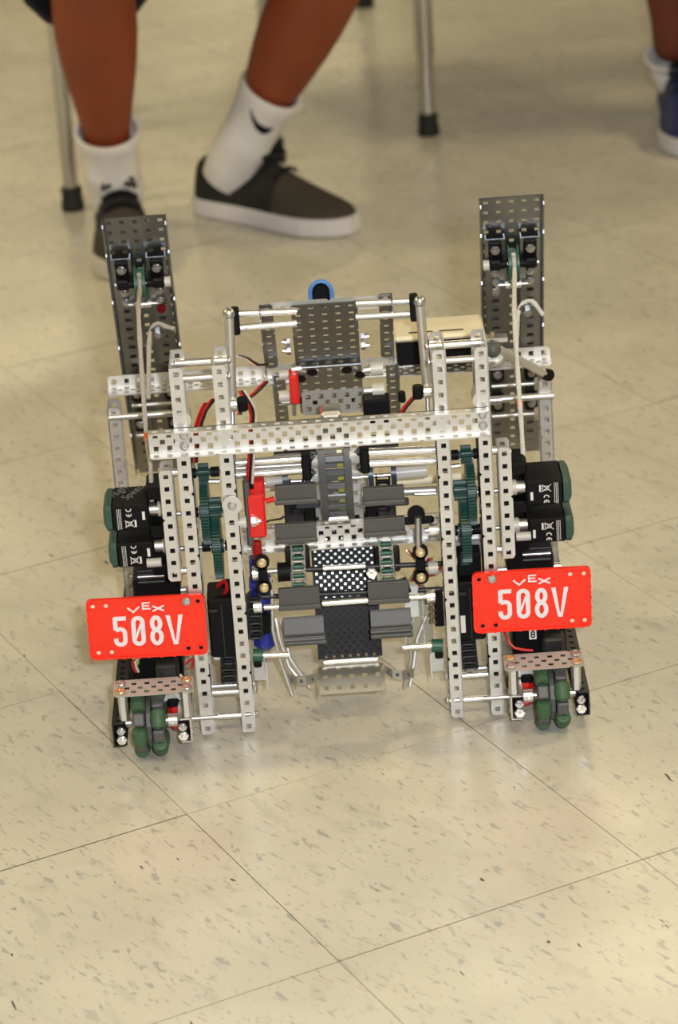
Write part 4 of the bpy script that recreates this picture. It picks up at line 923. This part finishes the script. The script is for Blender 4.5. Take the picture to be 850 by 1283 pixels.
    for hip, kn in ((hipL, kneeL), (hipR, kneeR)):
        hip, kn = Vector(hip), Vector(kn); d = (kn-hip).normalized(); x = d.cross(Vector((0, 0, 1))).normalized(); z = x.cross(d); rings = []
        for t, rx, rz in ((-.10, .12, .11), (.2, .112, .100), (.6, .104, .090), (.88, .110, .090), (.885, .104, .084), (.6, .086, .075)):
            c = hip.lerp(kn, t)-Vector((0, 0, .018*t)); rings.append([(c+x*math.cos(a)*rx+z*math.sin(a)*rz*(1.0 if math.sin(a) > 0 else 1.4))*1000 for a in [2*math.pi*i/20 for i in range(20)]])
        b = MB(); n = 20
        vs2 = [q for r in rings for q in r]; fs2 = [(i*n+j, i*n+(j+1) % n, (i+1)*n+(j+1) % n, (i+1)*n+j) for i in range(len(rings)-1) for j in range(n)]
        b.add(vs2, fs2); b.build('shorts_leg', CLOTH, root_, True)
    hc = pv+face*.058+Vector((0, 0, .735))
    MB().sphere((hc-face*.018+Vector((0, 0, .025)))*1000, 103, 20, 12, (.92, .95, .93)).build('hair', HAIR, root_, True)
    for sg in (-1, 1): MB().sphere((hc+face*.088+sd*.030*sg+Vector((0, 0, -.015)))*1000, 11, 12, 8).build('eye', EYE, root_, True); MB().sphere((hc+sd*.088*sg+Vector((0, 0, -.03)))*1000, 22, 10, 8, (.6, .6, 1)).build('ear', skin, root_, True)
    MB().cyl((hc+face*.086+Vector((0, 0, -.018)))*1000, (hc+face*.112+Vector((0, 0, -.05)))*1000, 7, 10, 13).build('nose', skin, root_, True)
    MB().box((hc+face*.092+Vector((0, 0, -.075)))*1000, (40, 40, 7), Matrix.Rotation(math.atan2(face.y, face.x), 3, 'Z'), 3).build('mouth', mat('lip', (.22, .04, .03), .5), root_)
    # socks follow the ankle into the shoe
    for i, (kn, an, (he, to)) in enumerate(((kneeL, ankL, shoes[0]), (kneeR, ankR, shoes[1]))):
        kn, an = Vector(kn), Vector(an); L_ = (kn-an).length; he, to = Vector((*he, 0)), Vector((*to, 0)); ft = (to-he).normalized()
        ax = (kn-an).normalized(); x = ax.cross(Vector((0, 1, 0))).normalized(); y = ax.cross(x); rings = []
        base = he.lerp(to, .20)+Vector((0, 0, .055))
        top = an+ax*(sock_z[i] if isinstance(sock_z, tuple) else sock_z)
        for t, r in ((0, .038), (.25, .042), (.42, .039), (.45, .041), (.52, .039), (.72, .041), (.85, .0445), (.97, .049), (1.0, .0475), (.99, .042)):
            c = base.lerp(top, t)+(an-base.lerp(top, .35))*max(0, 1-abs(t-.35)/.5)*.6; rings.append([(c+x*math.cos(a)*r+y*math.sin(a)*r*1.06)*1000 for a in [2*math.pi*k/24 for k in range(24)]])
        so_ = MB(); n = 24; so_.add([q for r in rings for q in r], [(a*n+j, a*n+(j+1) % n, (a+1)*n+(j+1) % n, (a+1)*n+j) for a in range(len(rings)-1) for j in range(n)])
        so_ = so_.build('sock', SOCK, root_, True)
        if swoosh and i == 1:
            # small dark tick mark wrapped on the sock
            b = MB(); pts = []
            a0 = math.atan2((Vector((.15 if i else .6, -1, 0))).dot(y), Vector((.15 if i else .6, -1, 0)).dot(x)); rr = .0445
            tk = [(-.030, .014, .0008), (-.018, .001, .003), (-.006, -.008, .0048), (.006, -.011, .006), (.014, -.009, .005), (.018, -.003, .0015)]
            c = base.lerp(top, .80)
            v0 = []
            sgn = 1
            for s2, u2, w2 in tk:
                for dz in (-w2, w2):
                    # s2 runs across to the viewer's right, u2 up the sock
                    aa = a0; right = Vector((1, 0, 0)); dirv = (Vector((.1 if i else .55, -1, 0)).normalized()*math.cos(s2/rr)+right*math.sin(s2/rr)); dirv = (dirv-ax*dirv.dot(ax)).normalized()
                    v0.append((c+dirv*(rr+.004)+ax*(u2+dz))*1000)
            b.add(v0, [(2*k, 2*k+1, 2*k+3, 2*k+2) for k in range(len(tk)-1)]); b.build('tick_mark', BLACK, so_)
    for (he, to), mats in zip(shoes, shoes[2]): shoe(root_, he, to, mats)
    return root_
CAN = (SHOE, SOLE, SHOED, BLACK)
person('seated person in dark shorts, white socks and charcoal canvas shoes, feet behind the robot', (-.27, 4.52, .50), (-.355, 4.47, .50), (-.20, 4.55, .50), (-.285, 4.03, .47), (.075, 4.15, .43), (-.293, 4.16, .10), (-.115, 4.235, .10),
       [((-.296, 4.255), (-.268, 3.995)), ((-.176, 4.315), (.052, 4.142)), (CAN, CAN)], SKIN, None, (.090, .125))
NV = (NAVYS, SOLE, NAVYS, BLACK)
person('person at the right edge leaning on the table in navy blue shoes', (.76, 4.70, .86), (.66, 4.64, .86), (.86, 4.64, .86), (.545, 4.50, .47), (.80, 4.48, .47), (.575, 4.60, .10), (.84, 4.58, .10),
       [((.585, 4.665), (.580, 4.395)), ((.85, 4.66), (.87, 4.39)), (NV, NV)], mat('deep_brown_skin', (.14, .032, .016), .55, 0, .1, 14), None, .012, False)
def tube_leg(parent, foot, top, m=CHROME, r=11, name='leg'):
    foot = Vector(foot); top = Vector(top); l = MB().cyl(foot+Vector((0, 0, 12)), top, r, 18).build(name, m, parent, True)
    MB().loft([[foot+Vector((math.cos(a)*q, math.sin(a)*q, z)) for a in [2*math.pi*i/18 for i in range(18)]] for z, q in ((0, 17), (4, 18), (20, 15.5), (33, 16), (36, 13.5))]).build('rubber_tip', RUBBER, l, True)
def chair(label, fl, fr, rl, rr_, zs=455):
    root_ = thing('chair', label, 'chair'); P = [Vector((a*1000, b_*1000, 0)) for a, b_ in (fl, fr, rl, rr_)]; top = Vector((0, 0, zs))
    for q in P: tube_leg(root_, q, q+top)
    e = [(0, 1), (1, 3), (3, 2), (2, 0)]; b = MB()
    for i, j in e: b.cyl(P[i]+top-Vector((0, 0, 12)), P[j]+top-Vector((0, 0, 12)), 9, 12)
    b.build('seat_frame', CHROME, root_, True)
    c = sum(P, Vector())/4; ft = (P[0]+P[1]-P[2]-P[3]).normalized(); sx = (P[1]-P[0]).normalized(); w = (P[1]-P[0]).length; dd = (P[0]-P[2]).length
    def slab(o, ux, uy, n, w, h, bulge, t):
        rings = []
        for i in range(9):
            u = -1+2*i/8; ring = []
            for k, tt in ((0, 1), (1, 1), (2, 1)): pass
            pts = [o+ux*(w/2*u)+uy*(h/2*v)*(1-.08*u*u)+n*(bulge*(u*u)+tt) for v, tt in ((-1, -t), (-1, 0), (-.5, 2), (0, 0), (.5, 2), (1, 0), (1, -t), (0, -t))]
            rings.append(pts)
        return MB().loft(rings)
    slab(c+top+Vector((0, 0, 12)), sx, ft, Vector((0, 0, 1)), w+60, dd+30, 6, 12).build('seat', SEATP, root_, True)
    bk = MB()
    for q in (P[2], P[3]): bk.cyl(q+top, q+top+Vector((0, 0, 390))-ft*60, 10, 12)
    bk.build('back_frame', CHROME, root_, True)
    slab((P[2]+P[3])/2+top+Vector((0, 0, 290))-ft*40, sx, Vector((0, 0, 1)), ft, w+40, 230, 14, 10).build('backrest', SEATP, root_, True)
chair('chrome-legged chair under the seated person, its rubber-tipped front leg beside the left shoe', (-.369, 4.355), (-.062, 4.54), (-.60, 4.66), (-.318, 4.87))
tb = thing('folding_table', 'folding table on chrome tube legs with black rubber tips, one leg standing behind the robot', 'table')
for q in ((184, 4624), (112, 5490), (1700, 4624), (1700, 5490)): tube_leg(tb, (*q, 0), (*q, 710), CHROME, 13)
MB().cyl((184, 4624, 130), (184, 4624, 420), 15.5, 18).build('leg_sleeve', CHROME, tb, True); MB().cyl((186, 4630, 225), (420, 4900, 690), 7, 10).build('brace', CHROME, tb, True); MB().cyl((184, 4624, 600), (112, 5490, 600), 9, 12).build('leg_stretcher', CHROME, tb, True)
MB().box((930, 5068, 722), (1600+230, 960, 26), None, 6).build('tabletop', TABLE, tb); MB().box((930, 5068, 705), (1780, 900, 12)).build('apron', GREYP, tb)
